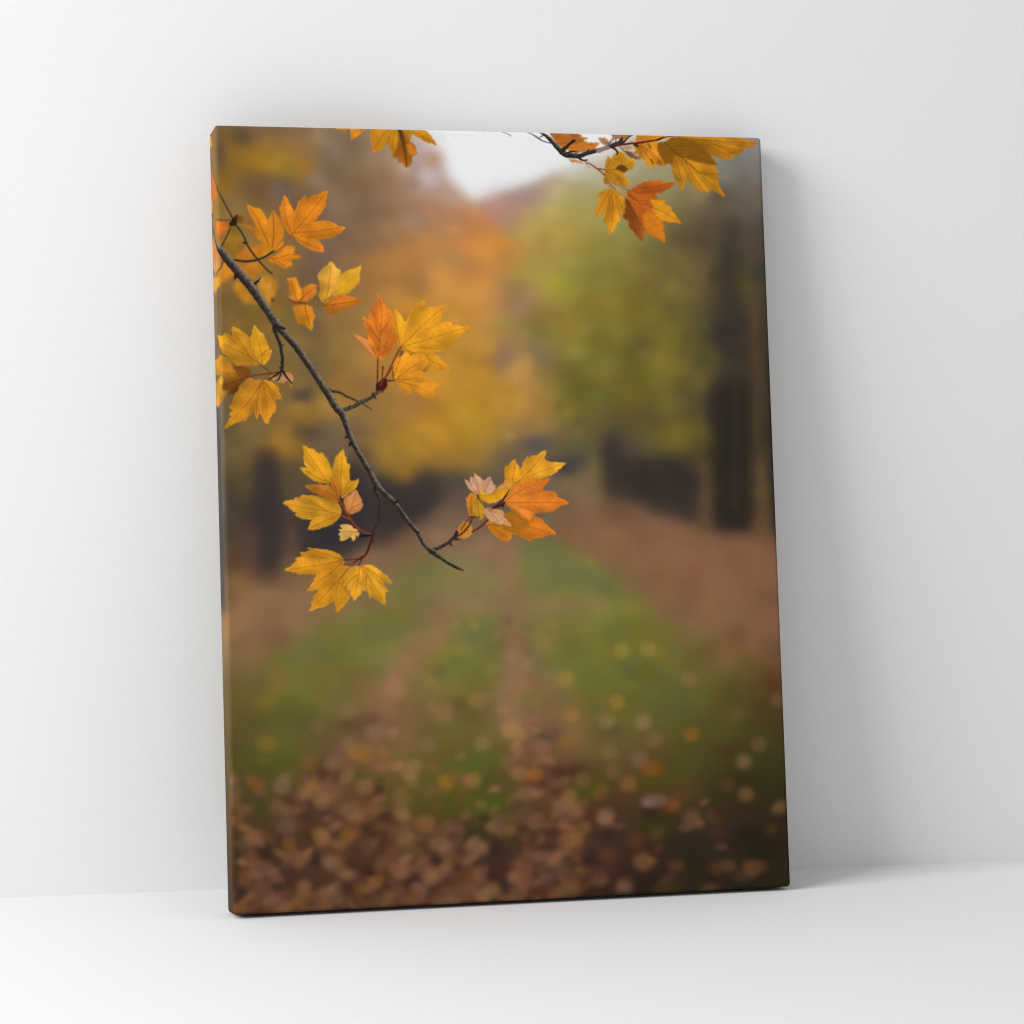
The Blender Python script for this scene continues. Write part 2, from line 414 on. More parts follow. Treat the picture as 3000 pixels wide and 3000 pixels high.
# sharp printed motifs, back to front, canvas millimetres
MOTIFS=[
('leaf','blur_a',2.23,[-7.6,124.6,7.5,123.6,17.0,125.2,14.0,133.8,7.1,140.7,0.7,147.6],'c46a20','c46a20',[]),
('leaf','blur_b',2.67,[17.4,131.5,24.2,131.4,28.6,135.9,31.8,144.9,33.8,154.0,42.7,163.0,47.0,170.9,24.3,173.4,13.3,162.2,6.7,156.6,10.4,142.9],'94701f','94701f',[]),
('patch','blur_b',2.23,[24.5,166.6,33.7,158.6,42.9,153.9,47.2,160.7,48.1,172.1,33.3,174.5,23.2,173.5],'c07020',1.00),
('leaf','blur_c',2.23,[5.0,179.3,13.0,174.7,22.0,176.9,35.5,177.3,51.4,175.4,60.3,181.0,57.9,187.9,51.0,190.2,46.3,198.2,35.1,192.7,24.0,185.9,21.6,190.5,15.9,196.2,7.8,202.0,1.5,206.5,0.7,195.2],'c9851f','c9851f',[]),
('leaf','blur_d',2.23,[18.9,210.9,21.9,203.0,27.0,200.7,37.0,209.7,45.7,223.2,50.0,230.0,41.0,228.9,34.2,230.1,27.6,223.4,22.1,217.7],'c88a1e','c88a1e',[]),
('leaf','blur_e',1.60,[50.3,197.6,57.7,194.5,65.2,191.2,69.0,195.8,76.0,199.1,75.4,204.8,78.0,208.8,73.0,211.7,73.6,219.1,67.7,224.8,66.1,232.2,60.9,226.5,56.0,218.6,51.6,211.8],'c08a28','c08a28',[]),
('patch','blur_e',1.34,[66.1,224.2,69.5,221.9,71.1,225.3,68.2,229.3],'4a3a14',1.00),
('patch','wrap',0.89,[-73.2,-4.2,-39.1,5.3,-33.1,11.3,-28.0,21.6,-55.9,19.2,-75.5,8.4],'c88418',1.00),
('patch','wrap',1.78,[-75.9,49.4,-21.8,64.3,-6.1,73.9,0.6,88.8,-3.6,98.1,-33.4,89.5,-67.2,80.0,-75.9,68.9],'b06424',0.90),
('patch','wrap',1.78,[-74.3,79.5,-33.6,90.4,-33.3,107.9,-63.2,97.5],'c07c28',0.90),
('patch','wrap',1.78,[-75.6,125.7,-22.2,143.0,1.3,157.0,1.8,173.5,-74.9,160.4],'b87030',0.90),
('patch','wrap',1.78,[-74.9,160.4,1.3,173.5,0.1,185.3,-23.6,188.6,-55.3,170.3],'b88248',0.90),
('patch','wrap',1.78,[-58.5,187.3,0.8,196.2,0.9,208.0,-28.0,212.5,-50.8,203.3],'c08a28',1.00),
('stroke','wrap',2.23,[-3.8,211.9,-4.8,236.2,-4.7,254.3,-14.6,271.0,-31.2,286.8],[2.77,2.77,2.77,2.77,2.77],'4a4642','4a4642'),
('stroke','twig_soft',0.36,[-56.3,21.4,-32.4,45.5,-2.8,74.6,1.4,84.3,8.1,96.0,12.4,105.0,19.3,118.6,21.4,124.9],[0.37,0.46,0.55,0.65,0.74,0.83,0.92,1.02],'2a2618','2a2618'),
('stroke','twig_soft',0.45,[17.4,132.6,12.6,142.9,6.7,154.3,2.0,163.5],[0.81,0.81,0.81,0.81],'332b1a','332b1a'),
('stroke','twig_soft',0.45,[6.2,177.0,1.5,186.2,-19.7,190.8],[0.69,0.69,0.69],'3a3020','3a3020'),
('stroke','twig_soft',0.45,[-11.2,120.5,7.5,123.1,17.7,122.4],[0.81,0.81,0.81],'4a4438','4a4438'),
('leaf','leaf_aa',0.89,[38.5,101.3,48.6,106.5,55.4,106.8,59.9,110.9,63.6,118.3,65.5,123.0,68.2,116.5,73.3,109.0,77.4,115.2,82.3,122.6,86.0,135.1,84.0,144.3,79.3,151.2,74.0,159.2,68.8,159.3,63.3,155.9,56.6,150.3,49.9,144.7,43.3,136.8,33.3,127.8,41.2,129.4,49.1,133.3,48.1,125.3,43.2,117.4,40.6,110.6],'d08a1c','dc8c1c',[[68.8,159.3,59.2,137.7,52.8,121.9,44.1,107.2]]),
('patch','leaf_aa',1.34,[65.5,123.0,68.2,116.5,73.3,109.0,77.4,115.2,82.3,122.6,86.0,135.1,84.0,144.3,79.3,151.2,74.0,159.2,70.0,159.3,65.8,144.5,64.4,133.1],'cf7c1c',0.90),
('stroke','leaf_aa',0.89,[70.0,158.1,72.7,142.1,72.9,126.1,72.9,112.4],[0.81,0.69,0.58,0.46],'8a5010','8a5010'),
('leaf','leaf_ab',0.45,[87.8,88.7,90.5,92.1,93.2,98.4,96.0,101.8,98.1,107.5,100.6,113.2,104.0,102.8,107.6,95.3,111.1,92.9,113.9,87.5,116.2,94.0,121.5,90.5,126.7,87.5,129.0,88.6,134.8,86.2,143.5,82.6,140.8,96.5,141.9,101.1,136.5,109.2,131.7,115.0,125.2,123.7,133.8,122.4,144.2,121.9,147.0,123.4,154.4,126.2,156.1,129.0,167.0,129.4,161.1,135.3,148.2,143.5,136.6,145.9,128.5,147.2,134.1,152.2,137.9,161.9,130.4,162.6,117.9,158.7,107.8,153.1,100.0,145.2,96.6,141.8,91.6,138.5,88.9,133.9,85.6,128.3,82.9,120.3,82.0,112.3,80.3,104.3,83.4,101.4,85.9,95.1],'d4841a','e08c1c',[[96.7,139.5,110.8,123.3,122.7,109.4,132.2,97.8,140.6,85.0],[97.9,138.4,110.5,137.1,127.7,135.7,145.0,132.6,162.4,130.1],[96.7,139.5,91.3,128.2,88.2,114.5,87.6,93.9],[97.8,141.8,110.1,149.7,123.7,155.2,136.2,161.4]]),
('leaf','leaf_ac',1.34,[45.0,158.4,52.0,153.8,61.1,152.0,69.0,154.7,71.1,161.6,60.7,168.5,49.2,172.0],'d98c1a','d98c1a',[]),
('patch','leaf_ad',0.89,[72.2,161.5,78.1,154.6,85.1,148.8,85.5,153.4,81.4,159.2,76.7,162.6],'d98a18',1.00),
('leaf','leaf_ad',0.71,[64.0,170.8,73.2,168.4,81.3,162.6,88.3,155.1,98.6,154.4,99.3,161.2,97.7,165.8,101.7,166.4,107.9,169.1,101.6,171.5,95.8,172.1,94.1,173.9,95.6,180.7,90.5,181.3,87.6,184.2,80.8,182.5,75.2,178.0,71.8,176.4,68.3,179.8,65.6,174.2],'cc7c16','de8c1c',[[66.3,170.2,78.8,170.6,92.6,165.9,106.2,169.2],[67.4,170.7,78.6,176.3,87.6,183.1]]),
('stroke','twig_soft',0.45,[24.3,129.1,29.8,135.9,35.2,146.0,39.4,156.2,46.0,166.4,52.6,174.3,58.1,181.1,64.7,187.8,69.2,191.2],[1.38,1.36,1.33,1.30,1.27,1.24,1.21,1.18,1.15],'302b1a','4a4430'),
('stroke','twig_soft',0.45,[22.0,174.0,33.3,175.6,44.6,174.9,52.6,172.6,60.6,169.6,68.7,163.9,73.3,162.1],[1.61,1.54,1.46,1.38,1.31,1.23,1.15],'30281a','4a4030'),
('stroke','twig_soft',0.45,[73.3,162.7,81.4,158.0,88.4,149.9,96.7,140.1],[0.69,0.73,0.77,0.81],'a8481c','a8481c'),
('stroke','twig_soft',0.67,[25.7,117.7,21.5,125.7,18.7,128.0],[1.73,4.04,2.88],'241c16','241c16'),
('stroke','twig_soft',0.45,[33.9,151.7,36.1,152.3],[1.50,1.50],'2a2218','2a2218'),
('patch','twig_soft',1.34,[25.1,118.8,30.2,116.5,34.6,122.1,30.0,126.7,25.5,125.7],'7a4010',0.90),
('leaf','leaf_ae',0.62,[145.6,174.5,150.6,179.0,153.4,183.6,157.4,184.7,158.3,192.1,166.5,186.9,174.1,184.5,179.4,182.7,184.6,179.2,182.0,191.3,182.3,199.4,177.6,205.1,171.6,210.9,164.6,216.7,153.0,217.9,142.6,221.4,137.8,228.3,133.8,227.2,127.7,219.3,130.8,211.2,129.4,199.8,127.3,194.1,131.5,187.2,134.4,183.7,140.3,180.3],'d8a02c','e4b040',[[135.5,227.2,140.5,213.4,143.2,198.5,145.4,180.2],[136.7,226.0,154.4,211.1,169.7,198.3,181.6,184.4]]),
('patch','leaf_ae',1.78,[158.3,192.1,166.5,186.9,174.1,184.5,179.4,182.7,184.6,179.2,182.0,191.3,182.3,199.4,177.6,205.1,171.6,210.9,164.6,216.7,153.0,217.9,153.4,205.3],'dba01a',0.70),
('leaf','leaf_af',0.71,[133.6,234.1,140.1,227.2,148.3,221.4,159.9,217.9,171.4,220.1,179.4,223.5,187.4,225.5,176.8,230.4,164.0,236.2,154.7,238.5,151.2,242.0,142.0,242.0,136.4,238.0],'c0701a','d8801c',[[134.2,232.9,153.9,229.4,171.2,227.0,183.9,225.5],[135.4,232.9,148.3,223.7,159.9,219.0]]),
('leaf','leaf_ag',0.67,[104.7,225.1,105.9,214.8,109.7,208.5,114.4,205.6,120.7,204.2,127.5,205.8,125.5,210.7,126.9,214.9,123.4,219.3,118.5,223.9,111.5,227.1],'c07420','c87c22',[[104.7,225.1,114.1,215.9,125.8,206.7]]),
('leaf','leaf_ai',0.67,[87.5,196.7,92.9,197.0,98.7,194.9,101.1,198.0,102.8,204.6,106.0,209.7,106.7,216.5,103.8,224.5,98.9,227.7,94.5,222.3,89.5,217.2,91.0,212.1,89.8,207.0,91.6,203.5],'d08a1c','d68c1e',[[99.6,226.3,98.2,213.8,93.4,199.0]]),
('patch','leaf_ai',0.89,[89.4,220.7,93.5,219.5,96.8,222.9,93.3,225.2],'c89470',0.70),
('leaf','leaf_ah',0.89,[94.2,233.2,102.3,230.8,113.7,230.8,120.5,234.1,120.9,241.0,124.2,245.5,120.0,252.4,120.4,258.1,118.5,264.9,111.8,259.3,106.2,255.9,101.0,256.5,98.4,249.1,95.2,241.1],'cc8418','dc941e',[[110.3,230.8,112.3,242.2,115.4,253.6,118.0,262.7]]),
('stroke','twig_soft',0.67,[67.0,233.3,79.5,232.1,92.0,230.9,97.8,229.7],[0.46,0.50,0.54,0.58],'8a5a20','8a5a20'),
('stroke','twig_soft',0.89,[91.0,225.2,100.1,228.0,111.5,229.1],[1.15,1.15,1.15],'8a3a18','8a3a18'),
('stroke','twig_soft',0.67,[123.1,221.6,130.9,228.4,136.5,232.9],[1.04,1.04,1.04],'7a5a1c','7a5a1c'),
('leaf','leaf_ba',0.27,[-8.7,295.2,5.5,298.0,14.4,301.4,21.0,309.3,23.0,318.3,36.4,324.0,28.4,328.5,12.5,333.0,1.3,333.0,2.2,320.6,-42.4,315.0,-70.9,303.2,-56.6,297.1,-9.4,299.0],'b07c1c','bb8820',[[36.4,324.0,20.7,320.6,5.0,318.3,-53.8,305.5]]),
('leaf','leaf_bb',0.27,[2.1,321.7,-5.5,324.4,-48.9,326.7,-67.9,334.6,-61.3,346.9,-33.0,358.3,-2.8,356.3,6.6,347.6,9.0,339.8,2.3,338.6],'b5882c','b5882c',[[2.5,331.9,-17.0,341.0,-32.4,355.0]]),
('leaf','leaf_bc',0.27,[14.4,302.5,16.5,307.1,21.0,309.9,30.0,310.4,35.5,312.7,39.9,318.4,36.9,324.0,29.6,326.3,22.6,336.4,20.1,345.4,7.7,347.1,11.2,340.9,1.1,340.3,0.1,336.4,2.5,331.9,14.9,328.5,22.8,325.1,18.6,316.1],'7d4a14','6e4212',[[38.7,323.4,25.0,327.9,12.6,331.3,1.3,334.1]]),
('leaf','leaf_bd',0.27,[-22.6,268.2,1.1,271.5,5.1,270.7,6.0,267.0,11.8,268.7,16.3,272.6,16.4,267.5,16.0,259.8,22.1,261.9,27.7,265.2,30.5,266.9,32.2,267.5,36.6,272.0,39.3,274.8,43.1,282.2,47.4,291.2,50.5,301.4,51.2,307.6,45.8,307.0,39.0,308.2,27.8,308.2,21.0,309.3,15.5,301.4,7.8,295.8,1.7,292.4,0.4,286.8,-7.8,281.1,-13.5,274.7],'c08a1c','d49e20',[[52.6,308.7,39.3,299.1,21.5,290.1,3.7,282.2],[39.3,299.1,30.6,285.6,21.9,272.0,17.1,261.9]]),
('patch','leaf_bd',0.89,[13.3,300.9,26.8,302.5,39.1,305.4,50.4,307.0,45.8,309.9,34.5,310.2,21.0,309.3],'b87820',0.80),
('leaf','leaf_be',0.27,[43.9,257.2,49.2,262.9,53.6,267.4,55.9,267.4,58.0,273.1,61.2,282.1,62.7,289.5,66.1,288.3,64.7,298.0,59.5,304.8,53.7,308.7,50.4,304.8,46.1,298.0,42.9,288.9,39.7,282.2,38.8,273.1,41.7,268.6],'d29a1c','daa420',[[53.2,308.2,52.5,291.2,48.8,277.6,44.7,261.8],[52.8,298.0,57.5,291.2,64.4,288.9]]),
('leaf','leaf_bf',0.27,[36.9,325.1,43.0,328.5,53.2,327.4,61.1,329.1,68.9,333.1,72.3,335.3,74.3,343.3,78.0,352.9,71.8,352.3,69.0,353.4,69.9,361.4,67.4,370.4,64.6,370.4,61.0,377.1,57.6,385.2,53.1,378.2,50.4,373.1,47.6,370.3,44.6,378.7,43.0,373.7,41.5,368.0,37.5,371.4,28.8,381.3,27.1,379.2,22.6,381.5,16.9,382.6,3.1,390.1,8.0,380.3,12.7,374.1,9.3,371.8,15.1,366.8,9.5,364.0,14.2,357.8,16.6,348.8,22.5,339.8,26.0,334.1,31.7,329.6],'bf841c','d0901e',[[53.2,328.5,42.6,345.5,28.7,362.3,11.4,381.4],[53.8,328.5,55.7,343.2,57.5,359.1,57.7,381.6],[54.3,329.1,63.1,338.7,69.7,345.5,76.9,351.8],[52.0,331.9,47.1,347.7,45.0,361.3,44.7,375.9]]),
('stroke','stem_b',0.22,[51.4,308.7,57.0,312.7,63.7,317.8],[0.69,0.69,0.69],'8a3a1a','8a3a1a'),
('stroke','stem_b',0.22,[36.4,324.0,47.7,321.2,59.1,320.1,76.1,317.2],[0.69,0.77,0.85,0.92],'8a2c16','8a2c16'),
('stroke','stem_b',0.22,[53.2,328.0,47.6,328.5,41.9,328.0,36.9,325.1],[0.35,0.35,0.35,0.35],'c09070','c09070'),
('stroke','stem_b',0.22,[53.2,328.0,59.0,324.0,64.7,320.6],[0.46,0.46,0.46],'9a4c30','9a4c30'),
('leaf','stipule_b',0.27,[63.6,321.8,71.4,325.2,77.2,321.8,84.1,318.4,88.6,318.9,93.0,324.0,90.5,330.8,83.8,328.6,80.3,333.1,74.7,330.8,67.9,329.1],'b08050','b08050',[]),
('stroke','stipule_b',0.22,[88.8,332.0,89.8,336.5,90.1,339.9],[0.81,0.52,0.23],'b08050','b08050'),
('stroke','branch_left',0.22,[69.7,260.5,72.8,270.7,77.0,282.1,78.5,291.2,79.4,302.5,78.4,316.1],[2.31,2.24,2.17,2.10,2.03,1.96],'241e1b','3a322e'),
('stroke','branch_left',0.22,[78.4,316.1,70.4,321.8,61.1,327.4],[1.50,1.15,0.81],'2a1e1a','2a1e1a'),
('stroke','branch_left',0.22,[80.1,317.2,85.0,325.2,90.5,331.8],[1.73,1.27,0.81],'221b18','221b18'),
('stroke','branch_left',0.22,[77.2,320.6,73.6,327.4,69.6,329.1],[1.15,0.87,0.58],'221b18','221b18'),
('stroke','branch_left',0.22,[78.7,283.2,82.5,282.6],[0.92,0.35],'221b18','221b18'),
('stroke','branch_left',0.22,[78.5,291.2,75.9,291.7],[0.92,0.35],'221b18','221b18'),
('stroke','branch_left',0.22,[80.0,298.0,82.5,299.7],[0.92,0.35],'221b18','221b18'),
('stroke','branch_left',0.22,[78.0,312.7,74.7,312.1],[0.92,0.35],'221b18','221b18'),
('stroke','branch_left',0.22,[70.1,266.2,66.3,267.1],[0.92,0.35],'221b18','221b18'),
('stroke','branch_left',0.22,[137.0,340.0,142.7,342.3,153.0,344.0,162.0,349.2,179.0,357.2,188.1,362.3,193.7,366.9],[2.65,1.96,1.73,1.50,1.27,0.92,0.46],'2c2521','6a6054'),
('stroke','branch_left',0.22,[156.6,366.9,168.2,362.9,179.8,356.7,191.5,351.6,198.6,345.9,202.1,343.1],[3.00,2.54,2.54,2.31,2.65,2.08],'39312a','756b5e'),
('stroke','branch_left',0.22,[196.2,348.2,195.4,344.2],[1.38,0.46],'2c241e','2c241e'),
('stroke','branch_left',0.22,[164.1,364.1,164.8,360.7],[1.38,0.58],'2c241e','2c241e'),
('stroke','branch_left',0.22,[197.3,350.5,199.5,352.8],[1.38,0.58],'2c241e','2c241e'),
('stroke','branch_left',0.22,[195.7,465.2,197.7,475.4,200.9,483.4,200.6,494.8,199.1,506.1,195.4,515.1,190.5,525.2],[2.88,2.31,1.96,1.85,1.73,1.85,2.08],'2a221d','4e443a'),
('stroke','branch_left',0.22,[190.5,525.2,188.5,533.1,185.4,541.0,181.7,550.0,177.0,555.5,170.0,558.8],[2.08,1.61,1.50,1.38,1.38,1.04],'4a1c16','4a1c16'),
('stroke','branch_left',0.22,[200.9,482.9,203.8,482.5],[1.04,0.35],'2a221d','2a221d'),
('stroke','branch_left',0.22,[199.9,498.2,196.4,498.7],[1.04,0.35],'2a221d','2a221d'),
('stroke','branch_left',0.22,[197.8,509.5,202.1,512.0],[1.04,0.35],'2a221d','2a221d'),
('stroke','branch_left',0.22,[189.6,534.3,190.7,537.1],[1.04,0.35],'2a221d','2a221d'),
('stroke','branch_left',0.22,[265.8,550.3,276.1,557.3,286.3,564.3,296.6,570.2,307.0,574.9],[2.54,2.08,1.73,1.96,1.15],'27201c','4c443c'),
('stroke','branch_left',0.22,[267.1,549.2,281.1,543.1,291.8,536.5,300.3,527.5],[2.54,2.31,2.19,2.31],'2f2722','5e554c'),
('stroke','branch_left',0.22,[282.3,543.2,281.2,541.4],[1.50,0.58],'27201c','27201c'),
('stroke','branch_left',0.22,[291.7,541.0,293.4,543.4],[1.50,0.58],'27201c','27201c'),
('stroke','branch_left',0.22,[298.9,534.9,305.9,534.8],[1.38,0.35],'2b211c','2b211c'),
('stroke','branch_left',0.22,[-60.5,101.8,-44.5,121.0,-21.9,141.3,2.1,161.2,11.9,173.0,24.0,187.1,37.1,202.9,45.9,214.7,56.8,231.1,66.6,245.8,74.8,258.3,82.5,267.9,96.3,283.2,106.2,297.9,118.3,316.1,130.3,335.4,139.1,349.1,147.8,363.9,155.0,372.5,159.8,386.7,166.2,404.9,176.0,424.3,188.2,445.8,197.4,463.5,206.4,473.3,219.3,485.9,227.0,496.3,238.1,512.3,249.3,526.1,257.0,541.0,266.0,548.6,270.6,550.4],[1.50,2.77,3.23,4.50,5.31,5.65,6.00,5.65,5.31,5.19,5.65,4.38,4.61,4.50,4.27,4.73,5.08,5.08,4.73,3.81,3.69,3.35,3.46,3.69,2.88,3.11,2.77,2.88,2.88,2.65,2.77,2.31],'28211d','827668'),
('stroke','branch_left',0.22,[23.2,193.9,20.9,199.0],[2.88,0.58],'1f1915','1f1915'),
('stroke','branch_left',0.22,[47.3,203.9,50.8,200.5,54.5,195.9],[2.08,1.15,0.58],'241c17','241c17'),
('stroke','branch_left',0.22,[50.8,201.0,53.2,201.6],[0.92,0.46],'241c17','241c17'),
('stroke','branch_left',0.22,[-52.1,104.6,-35.6,111.2],[1.15,1.73],'332c28','332c28'),
('stroke','branch_left',0.22,[-59.5,120.5,-50.0,131.5,-40.5,137.9],[0.58,0.92,0.35],'2c2623','2c2623'),
('stroke','branch_left',0.22,[73.1,258.2,78.7,260.5,83.8,262.2],[0.58,1.96,1.27],'241d19','241d19'),
('stroke','branch_left',0.22,[159.4,401.5,157.6,402.6],[1.96,0.81],'241d19','241d19'),
('stroke','branch_left',0.22,[164.9,409.4,163.1,412.8],[1.96,0.81],'241d19','241d19'),
('stroke','branch_left',0.22,[163.9,410.4,162.9,413.2],[1.96,0.81],'241d19','241d19'),
('stroke','branch_left',0.22,[194.4,467.4,193.2,472.0],[1.96,0.81],'241d19','241d19'),
('stroke','branch_left',0.22,[221.6,485.4,224.5,486.0],[1.96,0.81],'241d19','241d19'),
('stroke','branch_left',0.22,[249.3,525.6,251.1,525.0],[1.96,0.81],'241d19','241d19'),
('stroke','branch_left',0.22,[266.0,550.3,263.6,552.3],[1.96,0.81],'241d19','241d19'),
('stroke','wrap',0.67,[379.3,-0.4,385.7,2.6,389.7,6.1],[0.89,0.67,0.45],'5c6a62','5c6a62'),
('patch','leaf_cb',0.45,[233.8,288.7,238.5,289.8,236.0,295.6,233.0,299.0,231.3,295.6],'7a5030',1.00),
('leaf','leaf_cb',0.27,[228.5,234.7,231.8,239.3,234.6,242.2,237.4,247.3,239.5,253.1,243.1,250.2,248.1,240.4,252.9,233.4,255.4,230.0,267.3,223.5,266.7,235.1,270.5,233.3,274.6,231.6,275.7,234.4,283.4,232.7,295.7,230.3,289.0,239.6,289.5,243.6,285.0,254.0,292.1,252.8,302.7,252.6,303.1,257.4,311.9,256.8,315.4,258.5,326.6,258.1,315.2,266.6,312.7,271.2,307.3,274.1,309.6,276.4,298.2,284.0,300.4,286.5,287.4,289.8,274.0,291.2,279.1,295.5,287.7,300.7,284.2,301.3,297.8,313.7,282.0,315.7,273.8,315.1,263.2,318.0,250.7,308.2,239.5,292.1,235.1,285.3,230.5,283.0,228.3,278.4,229.2,269.2,226.5,262.3,225.7,249.7,225.4,240.5],'e2a41e','eaa422',[[234.0,284.7,247.1,272.6,259.1,261.0,273.5,248.3,293.9,231.5],[235.1,284.7,251.5,280.6,268.0,276.0,292.8,267.8,322.5,259.1],[233.4,284.1,230.4,269.2,228.5,253.1,227.8,237.0],[236.2,285.8,251.1,293.3,268.4,301.3,294.9,312.8]]),
('patch','leaf_cb',0.89,[315.4,259.7,326.6,258.1,316.4,264.3],'e07c20',0.70),
('patch','leaf_cb',0.89,[286.9,233.2,295.7,230.3,289.7,236.7],'e07c20',0.70),
('leaf','leaf_cc',0.27,[239.6,291.6,244.2,293.3,246.4,297.3,251.1,294.4,260.5,293.2,269.6,301.3,271.8,304.7,268.2,308.2,264.5,312.8,260.4,315.7,262.5,322.0,268.8,324.9,274.6,328.9,283.1,335.2,275.9,341.5,276.9,346.1,270.9,352.4,262.3,349.5,255.4,344.3,244.0,339.2,245.1,347.2,238.1,341.4,230.1,335.1,225.7,328.8,223.6,319.7,223.4,309.4,226.5,301.3,230.1,297.9,232.9,301.9,236.0,295.6],'e09a20','e89e24',[[225.7,327.7,238.8,317.4,250.7,309.3,267.2,301.3],[226.8,328.8,244.1,333.4,255.7,336.9,272.9,346.1],[225.8,326.5,238.5,327.7,256.0,324.3],[226.8,330.0,235.9,336.9,243.8,344.9],[224.7,322.0,229.8,308.2,232.3,301.3]]),
('patch','leaf_cc',0.45,[260.4,314.5,264.5,315.1,264.4,318.0,262.1,317.4],'a85c1c',0.90),
('leaf','leaf_ca',0.27,[204.9,214.8,208.0,220.5,211.9,225.6,213.6,227.3,216.8,235.9,220.3,235.3,223.6,242.8,225.1,252.0,225.4,260.0,224.6,266.9,227.5,266.9,229.1,272.6,227.8,278.4,223.4,288.7,218.6,294.5,211.5,299.0,204.5,300.8,198.8,297.9,192.1,291.1,185.4,281.9,173.1,269.4,181.1,271.6,186.8,274.5,190.7,277.3,191.5,271.6,189.4,262.5,186.8,253.3,185.3,244.1,188.7,247.6,192.7,250.4,194.1,241.8,195.5,234.0,198.8,237.8,201.3,231.4,204.3,228.0,205.1,221.1],'d47c20','e48424',[[203.9,300.2,206.3,278.4,208.6,257.8,210.4,238.3,205.8,216.5],[202.3,297.9,195.7,286.5,185.5,277.3,174.2,269.9],[204.6,296.8,216.5,287.6,226.2,273.8],[206.3,278.4,198.6,265.9,187.5,249.9],[207.8,267.0,217.4,255.5,222.3,246.2]]),
('patch','leaf_ca',0.67,[224.6,266.9,227.5,266.9,229.1,272.6,227.8,278.4,223.4,288.7,218.6,294.5,211.5,299.0,206.9,299.1,218.9,285.3],'b8661e',0.80),
('patch','leaf_ca',0.53,[173.1,269.4,181.1,271.6,190.7,277.3,195.6,287.6,201.1,297.9,192.1,291.1,185.4,281.9],'d89058',0.75),
('stroke','stem_c',0.22,[203.4,300.2,202.6,315.1,201.9,332.2],[1.04,1.04,1.04],'8a3a1c','8a3a1c'),
('stroke','stem_c',0.22,[233.9,285.3,226.6,297.9,218.0,315.1,211.9,325.4],[0.92,1.00,1.08,1.15],'9a3c1c','9a3c1c'),
('stroke','stem_c',0.22,[222.7,311.6,215.5,321.9,213.0,325.4],[0.81,0.81,0.81],'a04820','a04820'),
('stroke','stem_c',0.22,[210.0,311.6,207.8,326.5],[0.69,0.69],'7a2818','7a2818'),
('stroke','stem_c',0.22,[209.7,311.6,209.8,312.8],[1.50,1.50],'7a2c18','7a2c18'),
('stroke','stem_c',0.22,[214.1,328.8,223.4,328.8,225.7,327.7],[1.38,0.98,0.58],'8a3018','8a3018'),
('stroke','stem_c',0.22,[222.6,316.8,222.9,325.4],[0.58,0.58],'3a1c14','3a1c14'),
('patch','stem_c',0.36,[200.1,332.2,203.6,331.1,209.0,325.4,214.2,326.5,215.1,334.5,210.3,341.4,202.0,345.9,199.3,340.2],'401912',1.00),
('stroke','stem_c',0.22,[203.3,343.7,210.2,343.1],[1.73,0.58],'8a5a30','8a5a30'),
('stroke','stem_c',0.22,[211.5,338.5,214.4,337.4],[1.15,0.46],'6a2018','6a2018'),
('stroke','stem_c',0.22,[208.9,327.7,205.8,335.7],[0.46,0.46],'9a6a4a','9a6a4a'),
('leaf','leaf_dc',0.27,[75.1,484.7,82.2,481.9,89.6,481.5,89.7,478.7,98.2,478.2,98.2,475.9,108.5,475.7,117.5,476.5,126.5,480.2,136.7,482.6,144.7,485.0,148.5,490.7,150.0,499.7,146.4,505.3,141.7,509.8,134.7,514.2,125.5,516.9,116.4,519.6,105.6,519.2,108.6,513.8,113.3,506.0,105.4,505.9,96.4,504.1,89.7,500.0,92.6,497.8,85.9,493.8,82.0,488.7],'c89420','d8a024',[[148.8,500.9,130.7,496.1,108.0,492.4,79.8,485.8],[146.5,502.0,132.6,507.4,118.8,512.8,107.3,518.9],[130.7,496.1,117.2,486.9,100.5,477.7]]),
('patch','leaf_dc',1.34,[117.6,475.6,126.6,476.8,135.6,480.3,146.4,485.0,150.0,498.6,144.3,496.3,135.4,488.3,126.4,483.6],'b07820',0.80),
('patch','leaf_dc',1.78,[75.1,484.7,83.3,482.5,89.8,495.5,82.0,488.7],'c87a1c',0.60),
('leaf','leaf_da',0.27,[102.2,411.6,110.1,415.4,113.5,415.7,119.1,419.7,124.7,423.1,125.9,420.3,130.3,426.0,134.7,431.7,137.9,438.5,140.1,442.5,142.1,434.0,143.9,428.4,146.6,423.9,148.0,425.0,154.6,416.0,156.1,423.9,158.8,430.2,159.2,435.3,162.6,435.9,162.0,446.7,162.1,454.6,163.7,457.8,169.4,457.5,173.5,454.7,172.2,462.7,169.1,468.3,162.1,473.9,151.6,480.3,150.1,473.7,149.8,464.7,146.4,462.4,136.2,460.0,131.6,461.1,127.1,459.9,120.3,458.7,112.4,454.7,105.8,449.0,101.3,444.4,98.1,439.9,103.7,440.5,107.7,440.3,103.9,432.6,102.8,425.2,104.2,423.5,103.2,417.9],'d89c20','dea422',[[147.1,479.4,133.9,460.0,120.8,439.5,103.9,413.4],[149.4,478.3,150.6,455.6,152.3,435.3,154.7,418.3],[150.5,478.3,161.2,467.1,172.9,455.9],[131.7,457.7,118.2,451.9,99.2,440.4]]),
('leaf','leaf_db',0.27,[104.0,463.0,111.1,462.6,120.2,462.1,122.5,461.0,127.0,462.2,131.6,462.8,132.8,458.8,137.2,465.7,137.9,460.0,138.7,452.7,142.1,454.4,145.0,451.0,147.8,454.5,149.9,460.2,149.1,469.2,148.3,478.2,146.4,485.0,141.3,483.8,135.6,480.3,126.6,476.8,117.6,473.4,110.9,469.9,108.7,467.6],'a8681c','b4721c',[[147.0,483.9,135.8,473.6,122.3,467.8,105.4,463.1],[147.0,482.7,143.9,469.1,138.6,454.4]]),
